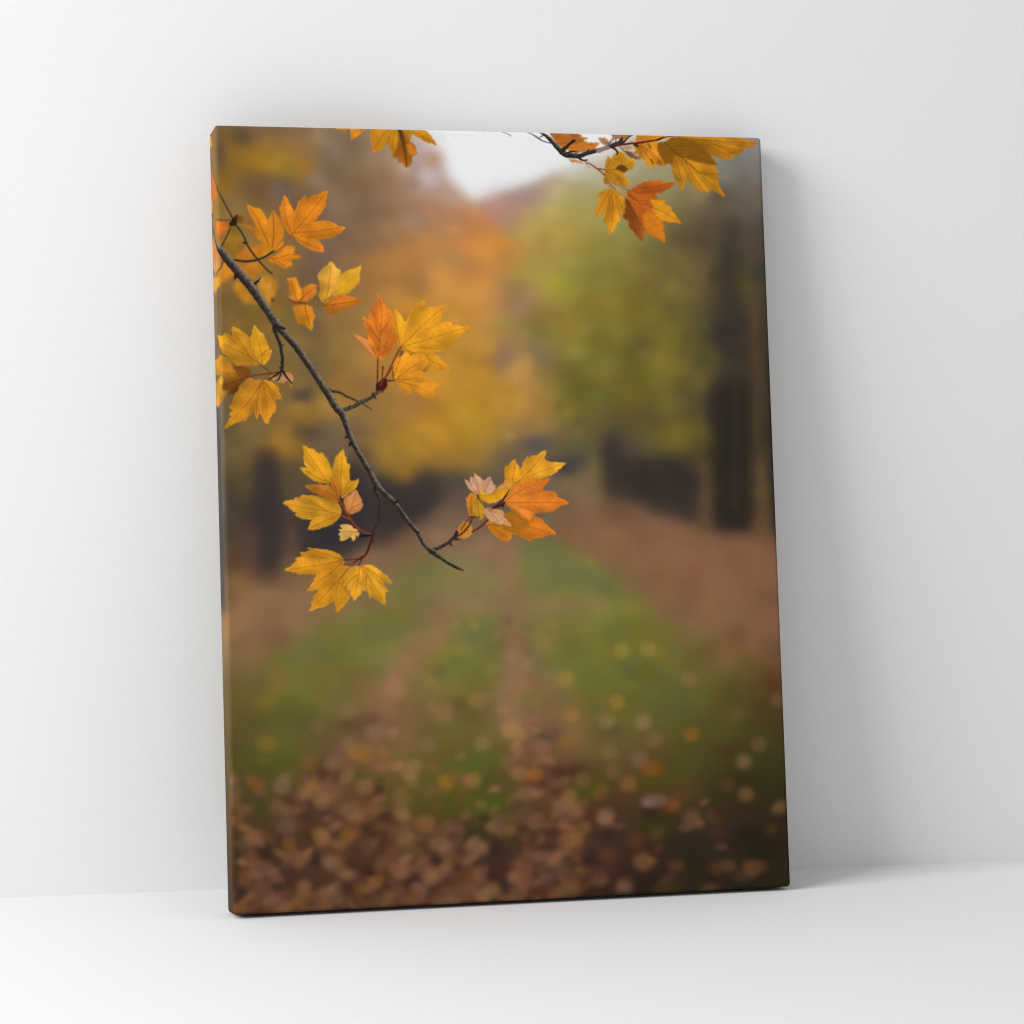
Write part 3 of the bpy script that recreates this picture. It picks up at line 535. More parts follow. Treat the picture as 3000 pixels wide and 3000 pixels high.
('leaf','leaf_dd',0.27,[170.8,469.2,173.0,474.6,175.2,478.6,176.7,485.4,178.9,487.7,177.6,492.2,174.1,496.7,168.3,498.9,160.2,500.4,158.0,497.6,154.8,489.6,153.9,480.6,160.9,476.1,165.6,472.2],'c8843c','d09050',[[160.2,499.9,164.0,489.7,170.2,471.7],[162.7,493.1,169.7,489.8,176.6,487.6]]),
('leaf','leaf_de',0.27,[147.3,514.4,153.0,513.1,158.7,513.4,163.2,515.2,165.4,518.6,170.0,519.8,172.7,524.9,171.4,530.6,168.6,527.1,167.3,533.3,163.3,535.0,162.2,530.4,160.6,529.3,155.9,532.6,146.7,533.6,148.0,529.1,145.2,525.6,148.7,522.9,145.4,519.4,151.1,519.5],'d4a848','deb85c',[[172.2,523.8,161.9,522.5,148.2,522.9],[167.6,523.7,159.4,528.1,149.0,532.5]]),
('stroke','stem_d',0.22,[173.2,528.9,181.2,528.5,188.1,527.4],[1.50,1.38,1.27],'1c1614','1c1614'),
('stroke','stem_d',0.22,[147.6,480.5,152.5,490.7,159.0,502.1,166.7,513.5,174.5,521.0,181.3,524.5,188.1,526.3],[0.81,1.15,1.38,1.15,1.04,0.92,0.92],'a04420','a04420'),
('stroke','stem_d',0.22,[148.8,501.4,155.5,504.3,160.0,507.2],[0.81,0.81,0.81],'b05024','b05024'),
('leaf','leaf_ha',0.27,[104.0,542.3,112.1,543.7,124.8,544.8,133.8,546.3,142.0,549.6,148.2,553.7,151.8,557.9,150.6,565.5,157.0,567.0,159.3,567.5,155.0,572.8,151.0,583.5,151.7,592.5,154.7,598.9,158.2,604.4,157.7,608.0,153.9,611.9,151.1,615.9,146.4,620.3,140.8,624.9,139.6,618.4,138.5,610.3,135.7,611.5,132.0,614.6,126.4,617.2,118.2,619.2,112.7,620.5,104.9,623.7,108.7,617.7,107.5,611.8,111.7,607.9,110.0,605.2,115.1,599.9,118.8,596.4,113.4,595.8,102.5,597.8,107.1,592.5,111.9,585.4,114.8,579.2,115.3,576.1,107.6,575.7,99.4,576.2,90.4,575.1,90.0,573.3,74.7,570.5,80.2,566.9,84.3,565.2,83.9,563.4,89.0,560.8,87.2,560.3,92.2,558.1,88.2,556.4,97.8,552.4,96.9,551.0,94.3,548.7,101.1,548.0,108.8,546.3],'d0941c','d8981e',[[151.3,558.7,133.4,562.5,115.1,565.3,76.1,570.4],[150.8,560.1,137.7,572.5,123.8,582.1,104.3,597.0],[158.8,568.4,147.5,579.9,132.5,595.8,107.3,622.1],[151.2,576.3,144.6,587.0,140.5,600.4,141.3,622.9],[149.9,558.3,133.7,552.6,104.8,543.1]]),
('patch','leaf_ha',1.34,[151.0,583.5,151.7,592.5,154.7,598.9,158.2,604.4,157.7,608.0,153.9,611.9,151.1,615.9,146.4,620.3,140.8,624.9,139.6,618.4,140.4,604.9,145.4,591.5],'bc8018',0.60),
('leaf','leaf_hb',0.27,[160.1,568.4,164.3,567.1,168.9,566.7,173.5,567.0,179.0,565.6,184.5,565.2,190.8,568.1,196.3,571.8,200.3,573.7,202.5,577.3,207.1,579.2,209.7,583.8,214.1,590.7,207.7,588.7,201.8,587.7,203.9,592.7,209.2,601.0,204.2,600.0,204.7,604.5,203.5,608.1,204.3,618.0,198.7,615.2,194.2,611.5,190.5,610.5,187.9,605.9,184.6,608.6,182.5,602.2,180.0,594.9,178.5,599.9,174.9,597.1,172.4,603.8,167.8,606.4,162.6,611.0,161.8,606.3,158.7,603.5,158.4,599.0,154.7,598.0,155.9,590.8,151.7,593.0,152.3,586.3,151.0,583.5,153.0,577.3,155.9,572.8],'dca224','e0a628',[[172.1,567.3,170.3,580.3,167.3,592.0,163.1,609.0],[173.0,566.8,181.4,578.7,190.1,592.4,203.7,616.2],[173.5,566.6,187.9,574.3,198.7,582.7,213.2,589.7],[170.9,576.7,160.2,583.7,152.6,591.7],[180.4,580.5,179.2,589.5,178.1,598.5]]),
('stroke','stem_h',0.22,[151.7,558.8,160.9,558.5,170.1,557.7,175.6,554.2],[0.83,0.83,0.83,0.83],'7e2a1c','7e2a1c'),
('stroke','stem_h',0.22,[150.6,565.0,158.9,565.2,165.4,560.4,171.9,556.9],[0.55,0.55,0.55,0.55],'8a3020','8a3020'),
('stroke','stem_h',0.22,[163.4,565.3,170.0,559.5,175.6,555.1],[0.65,0.65,0.65],'6e2218','6e2218'),
('stroke','stem_h',0.22,[170.7,565.9,175.5,557.8,179.4,552.5],[0.83,0.83,0.83],'6e2218','6e2218'),
('leaf','leaf_ea',0.27,[365.7,463.6,367.1,456.7,365.8,444.1,367.7,439.5,371.2,440.7,375.5,435.5,381.0,431.5,383.1,437.3,386.0,440.8,387.6,446.6,390.7,440.9,393.9,433.4,398.3,427.6,400.0,430.5,405.4,426.6,409.6,427.2,414.5,423.7,422.9,420.3,420.8,429.6,421.9,433.0,427.1,435.4,433.1,436.0,440.2,437.0,449.8,436.8,438.7,445.9,433.8,450.5,425.3,453.9,415.6,458.4,403.7,461.7,391.7,465.1,379.8,467.2,371.4,471.7],'e6a022','eaac26',[[367.7,476.3,379.9,463.8,398.2,449.0,421.6,422.6],[379.9,463.8,404.0,452.5,447.4,437.3],[375.1,467.2,378.6,448.8,380.9,433.8]]),
('patch','leaf_ea',0.89,[352.4,473.8,356.1,468.1,364.6,462.5,371.7,460.2,380.0,461.5,377.3,469.5,371.4,471.7,363.1,470.5],'e09440',0.90),
('leaf','leaf_ec',0.27,[338.1,514.9,345.3,512.7,354.7,511.7,364.4,505.0,374.0,499.4,378.7,500.6,387.9,506.5,396.0,513.5,402.3,502.0,406.9,507.3,416.8,511.5,417.3,514.9,424.2,520.8,427.7,524.3,433.4,530.7,423.9,530.0,414.2,534.4,408.3,534.9,400.0,534.8,400.4,539.1,389.3,535.2,382.4,530.5,373.0,528.6,371.6,536.1,364.4,538.8,356.3,534.7,349.4,530.0,344.9,524.2,341.6,518.4],'cc861c','e0801e',[[340.5,515.5,360.4,517.5,389.9,518.6,407.5,522.8,431.0,530.1],[341.6,516.1,354.3,524.3,368.1,534.9]]),
('patch','leaf_ec',1.34,[364.4,505.0,374.0,499.4,378.7,500.6,387.9,506.5,396.0,513.5,398.2,519.2,389.7,524.9,377.9,524.7,371.0,517.7],'a8681a',0.85),
('leaf','leaf_eb',0.27,[364.9,487.8,367.5,480.9,374.9,471.8,379.9,464.9,381.2,461.5,387.0,463.9,391.8,461.6,397.8,459.4,406.1,458.9,409.6,461.8,420.4,458.5,427.0,456.8,422.6,463.1,418.9,467.7,414.0,472.8,423.5,473.5,432.9,474.8,436.3,481.7,442.1,484.1,451.5,489.1,443.1,492.2,435.8,495.6,432.1,499.0,420.1,501.7,403.5,502.3,399.6,510.1,397.2,513.5,392.5,510.0,385.6,505.3,377.5,499.4,370.6,493.6],'dc882c','e27e20',[[364.9,487.8,379.5,476.4,397.5,468.6,425.2,457.9],[364.9,487.8,390.9,488.3,414.6,488.4,449.1,489.1],[366.1,488.9,378.7,498.3,396.1,511.2]]),
('patch','leaf_eb',1.34,[379.9,464.9,381.2,461.5,387.0,463.9,391.8,461.6,397.8,459.4,406.1,458.9,409.6,461.8,420.4,458.5,427.0,456.8,418.9,467.7,403.4,468.7,386.7,471.9],'cc701c',0.60),
('leaf','leaf_ed',0.27,[332.5,471.3,336.1,470.2,339.4,474.8,351.2,473.8,363.1,470.5,371.4,470.6,374.9,471.8,365.2,480.9,355.5,486.5,346.0,489.2,339.1,486.3,332.1,482.8,331.1,478.2],'e2a61c','e6ac20',[]),
('leaf','leaf_ee',0.27,[325.6,448.3,329.6,452.9,335.3,457.0,340.0,458.8,347.2,454.0,349.3,460.0,351.5,464.6,354.5,465.8,353.1,471.5,348.9,474.9,338.2,477.1,332.3,477.0,328.8,478.1,323.1,473.5,318.5,470.0,315.7,464.8,313.0,456.8,319.9,462.0,323.3,464.9,320.1,457.4,320.8,453.4,325.9,458.6],'cf9a6a','d8ac86',[[332.3,477.0,329.2,464.4,326.1,450.6],[334.7,475.9,342.1,466.8,347.1,455.4],[331.2,477.0,323.2,468.9,314.2,457.9]]),
('patch','leaf_ee',0.45,[332.3,477.0,333.1,471.3,336.1,470.2,339.4,474.8,338.2,478.2],'d8a028',1.00),
('leaf','leaf_ef',0.27,[314.1,479.7,316.4,481.4,320.7,474.6,326.5,477.0,327.5,480.4,323.7,489.5,324.6,498.7,322.0,505.5,318.5,505.5,315.4,494.0],'c8821e','d48c24',[[320.3,504.9,320.1,491.8,321.7,478.1]]),
('leaf','leaf_eg',0.27,[326.4,478.1,331.0,482.7,334.3,488.5,337.1,493.1,338.6,501.2,337.2,506.9,333.6,510.3,327.8,507.3,325.5,505.6,322.9,496.4,323.2,487.2],'c0921c','caa026',[[331.3,508.0,329.4,494.2,327.5,481.6]]),
('leaf','leaf_eh',0.27,[301.0,522.4,305.3,515.6,311.9,511.7,318.2,515.2,321.5,521.5,320.8,527.2,316.5,531.7,310.6,533.9,303.6,532.7,301.4,528.1],'b8802a','c8902c',[[302.6,529.2,311.0,522.5,318.2,516.9]]),
('stroke','stem_e',0.22,[348.8,495.6,359.0,488.8,366.4,479.7,371.9,471.8],[1.50,1.27,1.15,0.58],'5a2414','5a2414'),
('stroke','stem_e',0.22,[350.6,495.0,358.9,492.3,365.5,487.8],[1.50,1.27,1.04],'4a1c18','4a1c18'),
('stroke','stem_e',0.22,[362.4,491.7,362.7,491.9],[1.96,1.96],'3c1418','3c1418'),
('stroke','stem_e',0.22,[343.0,509.3,333.3,518.3,320.8,525.5],[1.15,1.15,1.15],'7a2c18','7a2c18'),
('stroke','stem_e',0.22,[322.0,506.7,317.0,516.9,309.7,525.9,301.4,530.4],[1.04,1.04,1.04,1.04],'762a14','762a14'),
('stroke','stem_e',0.22,[318.5,506.6,312.4,513.4,306.3,522.5],[0.58,0.58,0.58],'7a3414','7a3414'),
('stroke','stem_e',0.22,[318.5,506.1,326.7,506.5,331.4,507.0],[0.92,0.69,0.46],'6a2814','6a2814'),
('stroke','stem_e',0.22,[329.8,481.6,336.6,489.7],[2.08,1.15],'a87028','a87028'),
('stroke','stem_e',0.22,[341.4,488.6,344.1,495.5],[0.69,0.69],'c06838','c06838'),
('stroke','stem_e',0.22,[328.8,478.1,331.0,481.6],[0.81,0.81],'6a3418','6a3418'),
('stroke','branch_left',0.22,[300.3,526.4,298.0,533.7],[2.54,2.08],'33251e','33251e'),
('leaf','leaf_ei',0.27,[338.2,496.0,342.3,494.4,349.3,496.2,357.5,497.4,363.3,500.4,365.0,503.8,362.0,504.9,364.8,508.4,373.3,518.9,366.3,517.6,360.5,515.8,359.2,517.5,353.4,515.1,350.0,511.7,345.8,514.5,343.0,509.3,339.1,503.5],'d09a6c','d6a67c',[[342.3,495.5,349.1,503.6,358.1,515.2],[343.5,495.5,355.0,502.6,371.0,517.7],[343.5,494.9,355.1,498.5,364.4,502.7]]),
('patch','leaf_ei',0.67,[350.5,497.9,357.5,497.4,363.3,500.4,365.0,503.8,359.7,504.3],'d4984c',0.80),
('patch','leaf_ei',0.67,[360.5,515.8,364.8,508.4,373.3,518.9,366.3,517.6],'cc9048',0.80),
('leaf','leaf_ta',0.27,[155.2,-3.6,176.6,-4.1,175.4,0.6,170.6,3.6,166.5,5.6,165.5,2.2,159.1,2.3],'c88a1c','c88a1c',[]),
('leaf','leaf_tb',0.27,[175.5,-4.1,198.7,-4.6,197.4,-0.3,187.9,9.0,175.5,17.3],'d0961c','d0841c',[]),
('leaf','leaf_tc',0.27,[202.8,-4.7,271.2,-6.3,274.6,-0.6,279.1,5.2,284.2,12.1,290.4,21.0,283.4,17.9,275.2,16.3,267.2,11.3,256.2,6.3,254.2,13.9,252.8,22.1,237.5,24.7,231.3,37.6,228.0,28.4,224.8,19.7,221.2,21.6,216.4,27.5,203.5,32.4,204.2,25.4,201.7,11.6],'cc901a','d4961c',[[232.5,-5.4,215.7,12.4,204.7,28.9],[234.9,-5.5,231.9,16.7,231.4,34.1],[241.9,-5.6,263.8,4.4,288.1,19.6]]),
('patch','leaf_tc',1.11,[203.5,32.4,204.2,25.4,210.6,25.3,216.4,26.9],'d07820',0.80),
('leaf','leaf_td',0.27,[239.5,-5.6,245.1,4.8,250.5,18.6,257.6,17.9,261.4,26.5,262.8,32.3,258.2,34.7,255.2,38.3,255.0,45.3,248.4,51.0,242.7,44.3,237.5,44.4,235.9,38.7,230.7,37.6,237.5,24.7,239.0,13.1],'8a5010','a4641a',[]),
('patch','leaf_td',0.89,[249.3,21.0,255.2,17.9,261.4,26.5,262.8,32.3,257.1,34.8,252.4,33.7],'d07c20',0.90),
('stroke','leaf_td',1.34,[240.1,-5.6,244.7,16.4,247.7,33.8,248.4,48.9],[2.88,2.11,1.35,0.58],'5a340c','5a340c'),
('leaf','leaf_fa',0.27,[442.8,-5.3,458.8,-5.7,478.1,-5.1,483.7,0.4,486.1,1.8,484.5,5.6,495.1,5.8,489.2,8.8,488.6,11.2,494.9,12.5,510.4,13.1,506.3,17.9,498.4,22.8,486.7,24.9,482.8,26.0,474.1,26.1,463.6,22.6,454.1,17.1,446.7,8.8,443.5,4.1],'c07422','c87e28',[[448.6,9.7,456.6,2.0,461.6,-3.8],[453.2,15.3,467.8,13.1,487.3,8.8],[457.9,18.0,477.2,19.5,501.6,14.2]]),
('patch','leaf_fa',1.34,[471.3,-4.0,478.0,-3.3,483.7,0.4,486.1,1.8,484.5,5.6,487.3,8.8,477.3,17.6,469.8,10.2],'a05c28',0.70),
('leaf','leaf_fa',0.27,[466.0,34.8,472.8,35.2,482.4,37.3,488.1,41.0,480.3,40.7,474.6,38.9,471.6,40.4],'cc8a50','cc8a50',[]),
('leaf','leaf_kb',0.27,[562.8,-2.8,576.2,-3.1,601.8,-3.6,598.4,2.6,592.5,5.3,590.4,9.6,590.1,17.7,591.8,25.1,596.6,33.1,601.3,43.5,596.2,42.4,591.2,41.2,586.1,40.1,585.2,46.3,579.6,43.9,573.4,39.1,567.3,31.2,562.4,25.7,557.3,27.1,556.8,22.7,560.0,20.8,556.4,15.9,555.3,12.9,562.9,11.5,559.3,7.8,561.6,3.5],'d08c22','d8921e',[[564.1,15.2,572.1,23.0,578.1,31.6,584.0,44.4],[564.7,14.5,578.5,21.0,590.8,33.2,600.1,42.3],[563.4,15.8,565.7,23.2,571.7,33.6]]),
('stroke','leaf_kb',0.89,[580.3,33.4,583.3,38.3],[1.50,1.50],'8a6010','8a6010'),
('stroke','leaf_kb',0.89,[590.5,34.4,593.5,39.3],[1.50,1.50],'8a6010','8a6010'),
('stroke','leaf_kb',0.89,[577.2,12.4,580.3,17.3],[1.50,1.50],'8a6010','8a6010'),
('leaf','leaf_ka',0.27,[526.3,-1.9,555.2,-2.6,552.4,3.7,547.2,6.3,541.4,8.9,536.4,6.5,528.9,5.4],'96683c','a87440',[]),
('leaf','leaf_kc',0.27,[543.4,23.0,547.9,21.7,553.6,23.4,558.5,28.3,566.7,30.6,565.9,33.7,559.5,34.4,553.3,32.1,547.1,27.9],'7e5a48','8a6650',[]),
('patch','leaf_kc',0.36,[547.3,22.3,551.8,19.7,560.0,21.4,558.7,23.3,552.3,23.1],'d8b48c',1.00),
('patch','leaf_kc',0.45,[540.5,17.5,550.1,15.5,555.1,16.6,553.7,19.1,547.3,21.1,542.9,19.9],'b89060',1.00),
('leaf','leaf_kd',0.27,[521.3,29.6,523.5,32.1,525.9,34.5,528.0,28.9,531.9,25.1,534.5,24.4,538.3,23.7,543.4,24.9,545.7,30.4,551.4,32.1,558.9,33.8,556.3,37.0,558.7,40.6,555.4,43.1,555.3,46.2,551.4,48.2,546.9,48.9,545.6,51.4,541.6,54.8,545.9,59.4,548.3,63.0,553.2,67.6,543.7,67.4,543.6,71.1,539.2,70.0,531.6,67.6,524.2,64.1,521.6,66.6,518.3,68.2,514.6,66.1,513.5,62.4,514.9,58.7,515.4,53.8,515.3,48.8,517.0,43.9,517.6,37.1,519.0,34.0],'be861c','d0981e',[[515.3,48.8,529.9,47.3,542.7,43.4,556.9,36.3],[515.3,48.8,527.1,53.5,537.0,59.5,550.1,67.3],[515.9,48.2,522.6,38.9,527.9,31.4],[516.5,49.4,523.2,56.1,530.4,67.0]]),
('patch','leaf_kd',0.53,[530.5,47.3,533.8,42.9,539.0,40.7,542.7,42.2,548.3,46.4,546.3,49.5,541.8,51.4,536.1,49.1],'643c10',0.95),
('patch','leaf_kd',0.67,[513.5,62.4,514.6,66.1,518.3,68.2,521.6,66.0,521.1,61.0,516.8,58.7],'a0681c',0.70),
('leaf','leaf_fb',0.27,[521.8,73.5,524.7,74.8,531.5,76.1,537.1,80.8,541.7,88.3,543.3,98.7,541.1,106.8,535.8,103.0,535.1,109.2,533.8,119.6,531.0,116.8,529.8,121.6,525.7,127.3,521.6,133.0,519.5,136.8,517.9,127.4,515.2,121.8,514.9,118.0,511.4,119.9,512.2,112.4,514.0,102.9,509.9,107.7,503.0,109.7,499.5,112.6,501.3,105.0,500.4,101.2,503.5,96.5,506.7,89.8,508.3,85.0,503.9,85.6,506.0,81.3,512.0,77.4],'d8941c','de9c1e',[[522.8,73.9,525.1,89.5,524.9,108.4,520.1,134.9],[522.3,74.4,514.5,87.8,501.1,110.7],[523.7,74.4,533.0,87.5,540.6,105.3]]),
('leaf','leaf_ga',0.27,[541.9,85.4,546.7,87.3,551.5,89.1,558.1,95.6,564.5,105.9,570.9,119.1,571.0,129.5,566.6,128.6,564.6,143.8,557.5,137.3,552.9,130.7,548.1,127.0,545.6,115.7,541.7,114.8,538.1,108.2,542.1,106.3,543.4,96.8],'7e4414','ac5a1c',[[550.5,89.1,555.7,108.0,563.7,141.0]]),
('leaf','leaf_gb',0.27,[546.2,75.9,552.1,74.4,558.1,70.0,567.1,65.1,576.0,62.6,586.8,61.9,595.7,60.3,593.6,64.6,601.5,64.5,613.3,63.8,607.2,70.1,599.1,74.0,592.1,78.9,584.2,78.1,587.4,86.1,585.9,87.6,600.1,88.3,596.5,92.2,604.2,95.8,607.5,98.6,606.0,101.5,611.6,107.1,614.4,112.8,620.5,118.9,609.3,116.7,603.4,117.9,597.5,115.9,590.7,115.0,595.2,124.5,593.1,128.3,595.4,134.0,595.4,145.3,588.8,139.7,583.0,137.9,575.3,133.3,573.2,137.1,570.5,129.5,566.8,123.9,560.5,111.7,553.1,98.5,547.6,89.1,544.1,79.7],'c0601c','cc6c1e',[[546.1,76.4,561.9,71.8,581.6,70.1,611.3,64.3],[546.1,77.8,561.2,91.8,575.1,112.4,594.5,143.5],[548.0,79.7,557.4,89.0,585.9,86.6]]),
('patch','leaf_gb',0.89,[576.1,86.8,585.9,87.6,600.1,88.3,596.5,92.2,604.2,95.8,607.5,98.6,606.0,101.5,611.6,107.1,614.4,112.8,620.5,118.9,609.3,116.7,603.4,117.9,597.5,115.9,590.7,115.0,584.1,107.5,579.5,101.0,580.7,94.3],'e0981e',0.95),
('patch','leaf_gb',1.34,[566.8,123.9,565.5,107.8,570.5,103.9,577.4,103.8,584.1,107.5,589.7,114.1,595.2,124.5,593.1,128.3,595.4,134.0,595.4,145.3,588.8,139.7,583.0,137.9,575.3,133.3,573.2,137.1,570.5,129.5],'da801e',0.85),
('stroke','leaf_gb',0.36,[561.2,91.8,580.5,98.1,595.1,103.6,619.1,118.0],[0.46,0.38,0.31,0.23],'9a5814','9a5814'),
('leaf','leaf_gd',0.27,[608.0,-3.4,643.6,-4.2,673.5,-4.8,709.4,-5.6,710.2,-0.7,715.1,3.8,721.0,5.6,732.9,8.1,721.7,12.4,711.5,16.4,713.4,19.8,706.4,20.4,703.2,25.2,696.2,25.9,695.5,30.7,680.0,30.5,670.2,26.9,662.4,24.2,652.9,13.8,643.2,6.4,623.6,2.0],'b47a16','c4881a',[[607.9,-0.0,643.3,4.0,683.0,7.0,730.9,8.1],[643.3,4.5,667.7,15.4,694.0,29.3],[653.2,5.2,677.7,13.3,710.4,19.3]]),
('patch','leaf_gd',0.89,[721.0,5.8,732.9,8.1,721.7,11.9],'c06018',0.80),
('leaf','leaf_gc',0.27,[591.7,10.4,601.6,8.7,609.8,2.3,623.6,1.6,643.2,6.4,653.8,13.8,662.4,24.2,668.0,31.7,673.7,38.8,662.8,39.5,667.7,41.3,675.3,48.8,670.3,50.8,675.8,61.7,673.8,62.2,675.0,68.0,678.3,73.6,681.9,82.2,670.3,75.7,666.4,73.8,661.5,71.1,660.3,76.8,654.5,73.1,651.4,76.0,642.7,70.4,635.1,62.9,627.8,58.3,625.5,66.9,623.3,74.6,616.3,64.2,610.7,53.8,608.8,40.5,604.5,37.8,600.4,40.2,594.9,29.4,590.4,19.9],'ba8418','c68e1a',[[600.6,10.2,622.6,28.8,646.5,49.4,680.0,81.3],[611.7,29.0,619.8,49.9,623.3,72.7],[628.2,35.4,638.4,54.3,652.5,74.1],[646.5,49.4,661.3,51.0,674.2,50.7]]),
('patch','leaf_gc',0.89,[591.7,10.4,601.6,8.7,609.8,2.3,623.6,1.6,643.2,6.4,653.8,13.8,662.4,24.2,668.0,31.7,673.7,38.8,662.8,39.5,647.0,36.0,632.3,32.4,622.6,28.8,612.7,28.0,609.8,40.5,604.5,37.8,600.4,40.2,594.9,29.4,590.4,19.9],'845610',0.90),
('stroke','leaf_gc',0.36,[600.6,10.2,622.6,28.8,646.5,49.4],[0.55,0.48,0.42],'5a3a0c','5a3a0c'),
('stroke','leaf_gc',0.36,[622.6,28.8,642.3,29.4,671.7,38.3],[0.37,0.30,0.23],'5a380c','5a380c'),
('stroke','leaf_gc',0.36,[609.3,14.8,633.0,14.3,657.4,23.3],[0.28,0.23,0.18],'64400c','64400c'),
('stroke','branch_right',0.22,[412.0,-3.2,419.0,2.8,424.6,6.9,432.1,11.5,442.6,14.5],[1.02,0.92,0.83,0.74,0.55],'452f3a','452f3a'),
('stroke','branch_right',0.22,[432.4,4.4,428.4,7.3],[0.65,0.65],'3a2a3a','3a2a3a'),
('stroke','branch_right',0.22,[489.1,37.7,498.7,42.7,509.1,50.0,515.2,55.6],[0.83,1.11,1.20,1.20],'8a3c20','b8683c'),
('stroke','branch_right',0.22,[508.2,47.2,515.0,48.5],[0.74,0.74],'3a2418','3a2418'),
('stroke','branch_right',0.22,[490.0,40.0,492.8,43.7,495.6,47.5],[0.55,0.37,0.18],'6a5020','6a5020'),
('stroke','branch_right',0.22,[521.6,66.6,527.6,74.5,535.0,80.5,542.5,83.5,551.2,87.6],[1.02,0.78,0.72,0.60,0.48],'a87850','a87850'),
('stroke','branch_right',0.22,[522.8,67.5,526.4,71.4,530.1,75.0],[0.48,0.39,0.30],'5a3a20','5a3a20'),
('stroke','branch_right',0.22,[522.9,65.3,531.6,68.9,537.9,70.6,545.3,74.8,550.3,78.4],[0.60,0.63,0.66,0.69,0.72],'a85a2c','a85a2c'),
('stroke','branch_right',0.22,[538.5,71.2,540.8,78.6,542.5,82.2],[0.42,0.42,0.42],'c07030','c07030'),
('stroke','branch_right',0.22,[520.9,67.8,521.9,73.3],[0.66,0.66],'b07040','b07040'),
('stroke','branch_right',0.22,[429.3,-4.0,437.2,4.3,445.6,12.6,452.1,20.0,457.7,25.5,463.3,29.2,472.9,30.4,481.6,30.7,492.4,26.7,504.2,23.6,515.0,20.6,524.9,16.6,533.8,13.5,541.7,10.5],[2.21,2.77,3.05,3.32,4.15,4.06,3.69,3.23,3.05,2.77,2.58,3.14,3.23,2.77],'262020','706864'),
('stroke','branch_right',0.22,[459.7,23.6,466.7,16.9,475.6,10.0],[2.58,2.03,1.85],'2a2320','2a2320'),
('stroke','branch_right',0.22,[464.4,27.3,472.2,24.8,479.9,25.6],[1.38,1.02,0.65],'2a221e','2a221e'),
('stroke','branch_right',0.22,[492.5,24.8,495.6,21.2],[1.20,0.55],'2a2320','2a2320'),
('stroke','branch_right',0.22,[479.7,31.7,485.3,36.3,492.6,35.7],[2.12,1.38,0.74],'2a211e','2a211e'),
('patch','branch_right',0.45,[504.3,21.7,511.2,18.7,523.0,15.7,523.8,20.4,514.9,23.4,509.9,26.4,506.1,25.5],'9c7466',0.95),
('leaf','leaf_fc',0.27,[508.2,7.4,510.7,4.1,513.6,6.4,515.6,4.9,519.4,5.8,523.2,10.0,524.0,12.8,518.1,15.8,512.4,13.0],'ae7e54','c09468',[[523.0,13.8,516.4,9.2,511.2,5.0]]),
('stroke','branch_right',0.22,[543.9,10.7,549.2,5.0,555.1,-0.4,557.1,-2.6],[1.32,1.08,1.02,0.90],'4a2418','4a2418'),
('stroke','branch_right',0.22,[521.6,14.2,526.9,7.9,529.5,5.4],[0.54,0.54,0.54],'5a2430','5a2430'),
('stroke','branch_right',0.22,[524.2,12.9,532.0,6.0],[0.42,0.42],'5a2430','5a2430'),
('stroke','branch_right',0.22,[532.4,11.5,533.0,6.0],[0.72,0.72],'5a2840','5a2840'),
('stroke','branch_right',0.22,[537.6,10.2,541.6,5.1],[1.32,1.32],'36191a','36191a'),
('stroke','branch_right',0.22,[528.4,19.0,532.1,21.4,534.5,25.0,533.1,27.9],[1.62,1.32,1.20,0.60],'241a18','241a18'),
('stroke','branch_right',0.22,[537.3,17.0,541.0,20.0,543.4,23.0],[0.60,0.60,0.60],'3a2a20','3a2a20'),
('stroke','branch_right',0.22,[532.3,15.5,542.5,14.1,554.0,12.3,562.9,11.5,575.8,9.3,587.3,7.2,592.5,5.9,598.4,3.3,606.8,0.3,614.5,-0.8],[1.38,1.50,1.38,1.44,1.32,1.20,1.68,1.56,1.20,0.72],'551816','7c2c20'),
('patch','branch_right',0.36,[556.5,14.7,560.2,16.5,563.3,18.3,563.8,14.5,559.7,12.2],'2c1418',1.00),
('patch','branch_right',0.45,[600.9,3.8,608.0,1.8,607.2,5.6,602.7,7.5],'c8a060',0.90),
('patch','branch_right',0.45,[549.7,9.3,556.7,8.5,557.2,11.0,551.5,11.1],'b89050',0.90)]
INK_GAIN = 1.01
WALL_BASE, FLOOR_BASE = .80, .825
WORLD = .53
LAMPS = [('softbox', (-4.8, -2.4, 3.1), (0, -.1, .4), 3.2, 3.0, 300)]
PART_LABELS = {'leaf_ca': 'printed orange leaf standing upright', 'leaf_bc': 'dark brown printed leaf', 'leaf_ee': 'pale pink printed leaf',
    'leaf_ei': 'pale pink drooping printed leaf', 'leaf_de': 'small pale yellow printed leaf', 'leaf_db': 'brown printed leaf over a yellow one',
    'leaf_dd': 'small peach printed leaf', 'leaf_gb': 'printed leaf half orange and half yellow', 'leaf_ga': 'dark rusty printed leaf', 'leaf_td': 'dark brown printed leaf at the top edge',
    'leaf_gc': 'large printed leaf with a brown shaded upper half', 'leaf_kc': 'grey brown dried printed leaf', 'leaf_kd': 'yellow printed leaf with a dark brown spot'}
for p in 'abcde': PART_LABELS['blur_' + p] = 'out of focus printed leaf'

R_EDGE = 0.005                      # rounding of the canvas over the stretcher
scene = bpy.context.scene
col = scene.collection

# ------------------------------------------------------------------ helpers
def link(name, mesh, parent=None, mat=None):
    o = bpy.data.objects.new(name, mesh); col.objects.link(o)
    if parent: o.parent = parent
    if mat: mesh.materials.append(mat)
    return o

def tag(o, label=None, cat=None, kind=None, group=None):
    if label: o['label'] = label
    if cat: o['category'] = cat
    if kind: o['kind'] = kind
    if group: o['group'] = group

def hexc(h): return np.array([int(h[i:i+2], 16) / 255 for i in (0, 2, 4)])
def lin(c): return np.where(c <= .04045, c / 12.92, ((c + .055) / 1.055) ** 2.4)

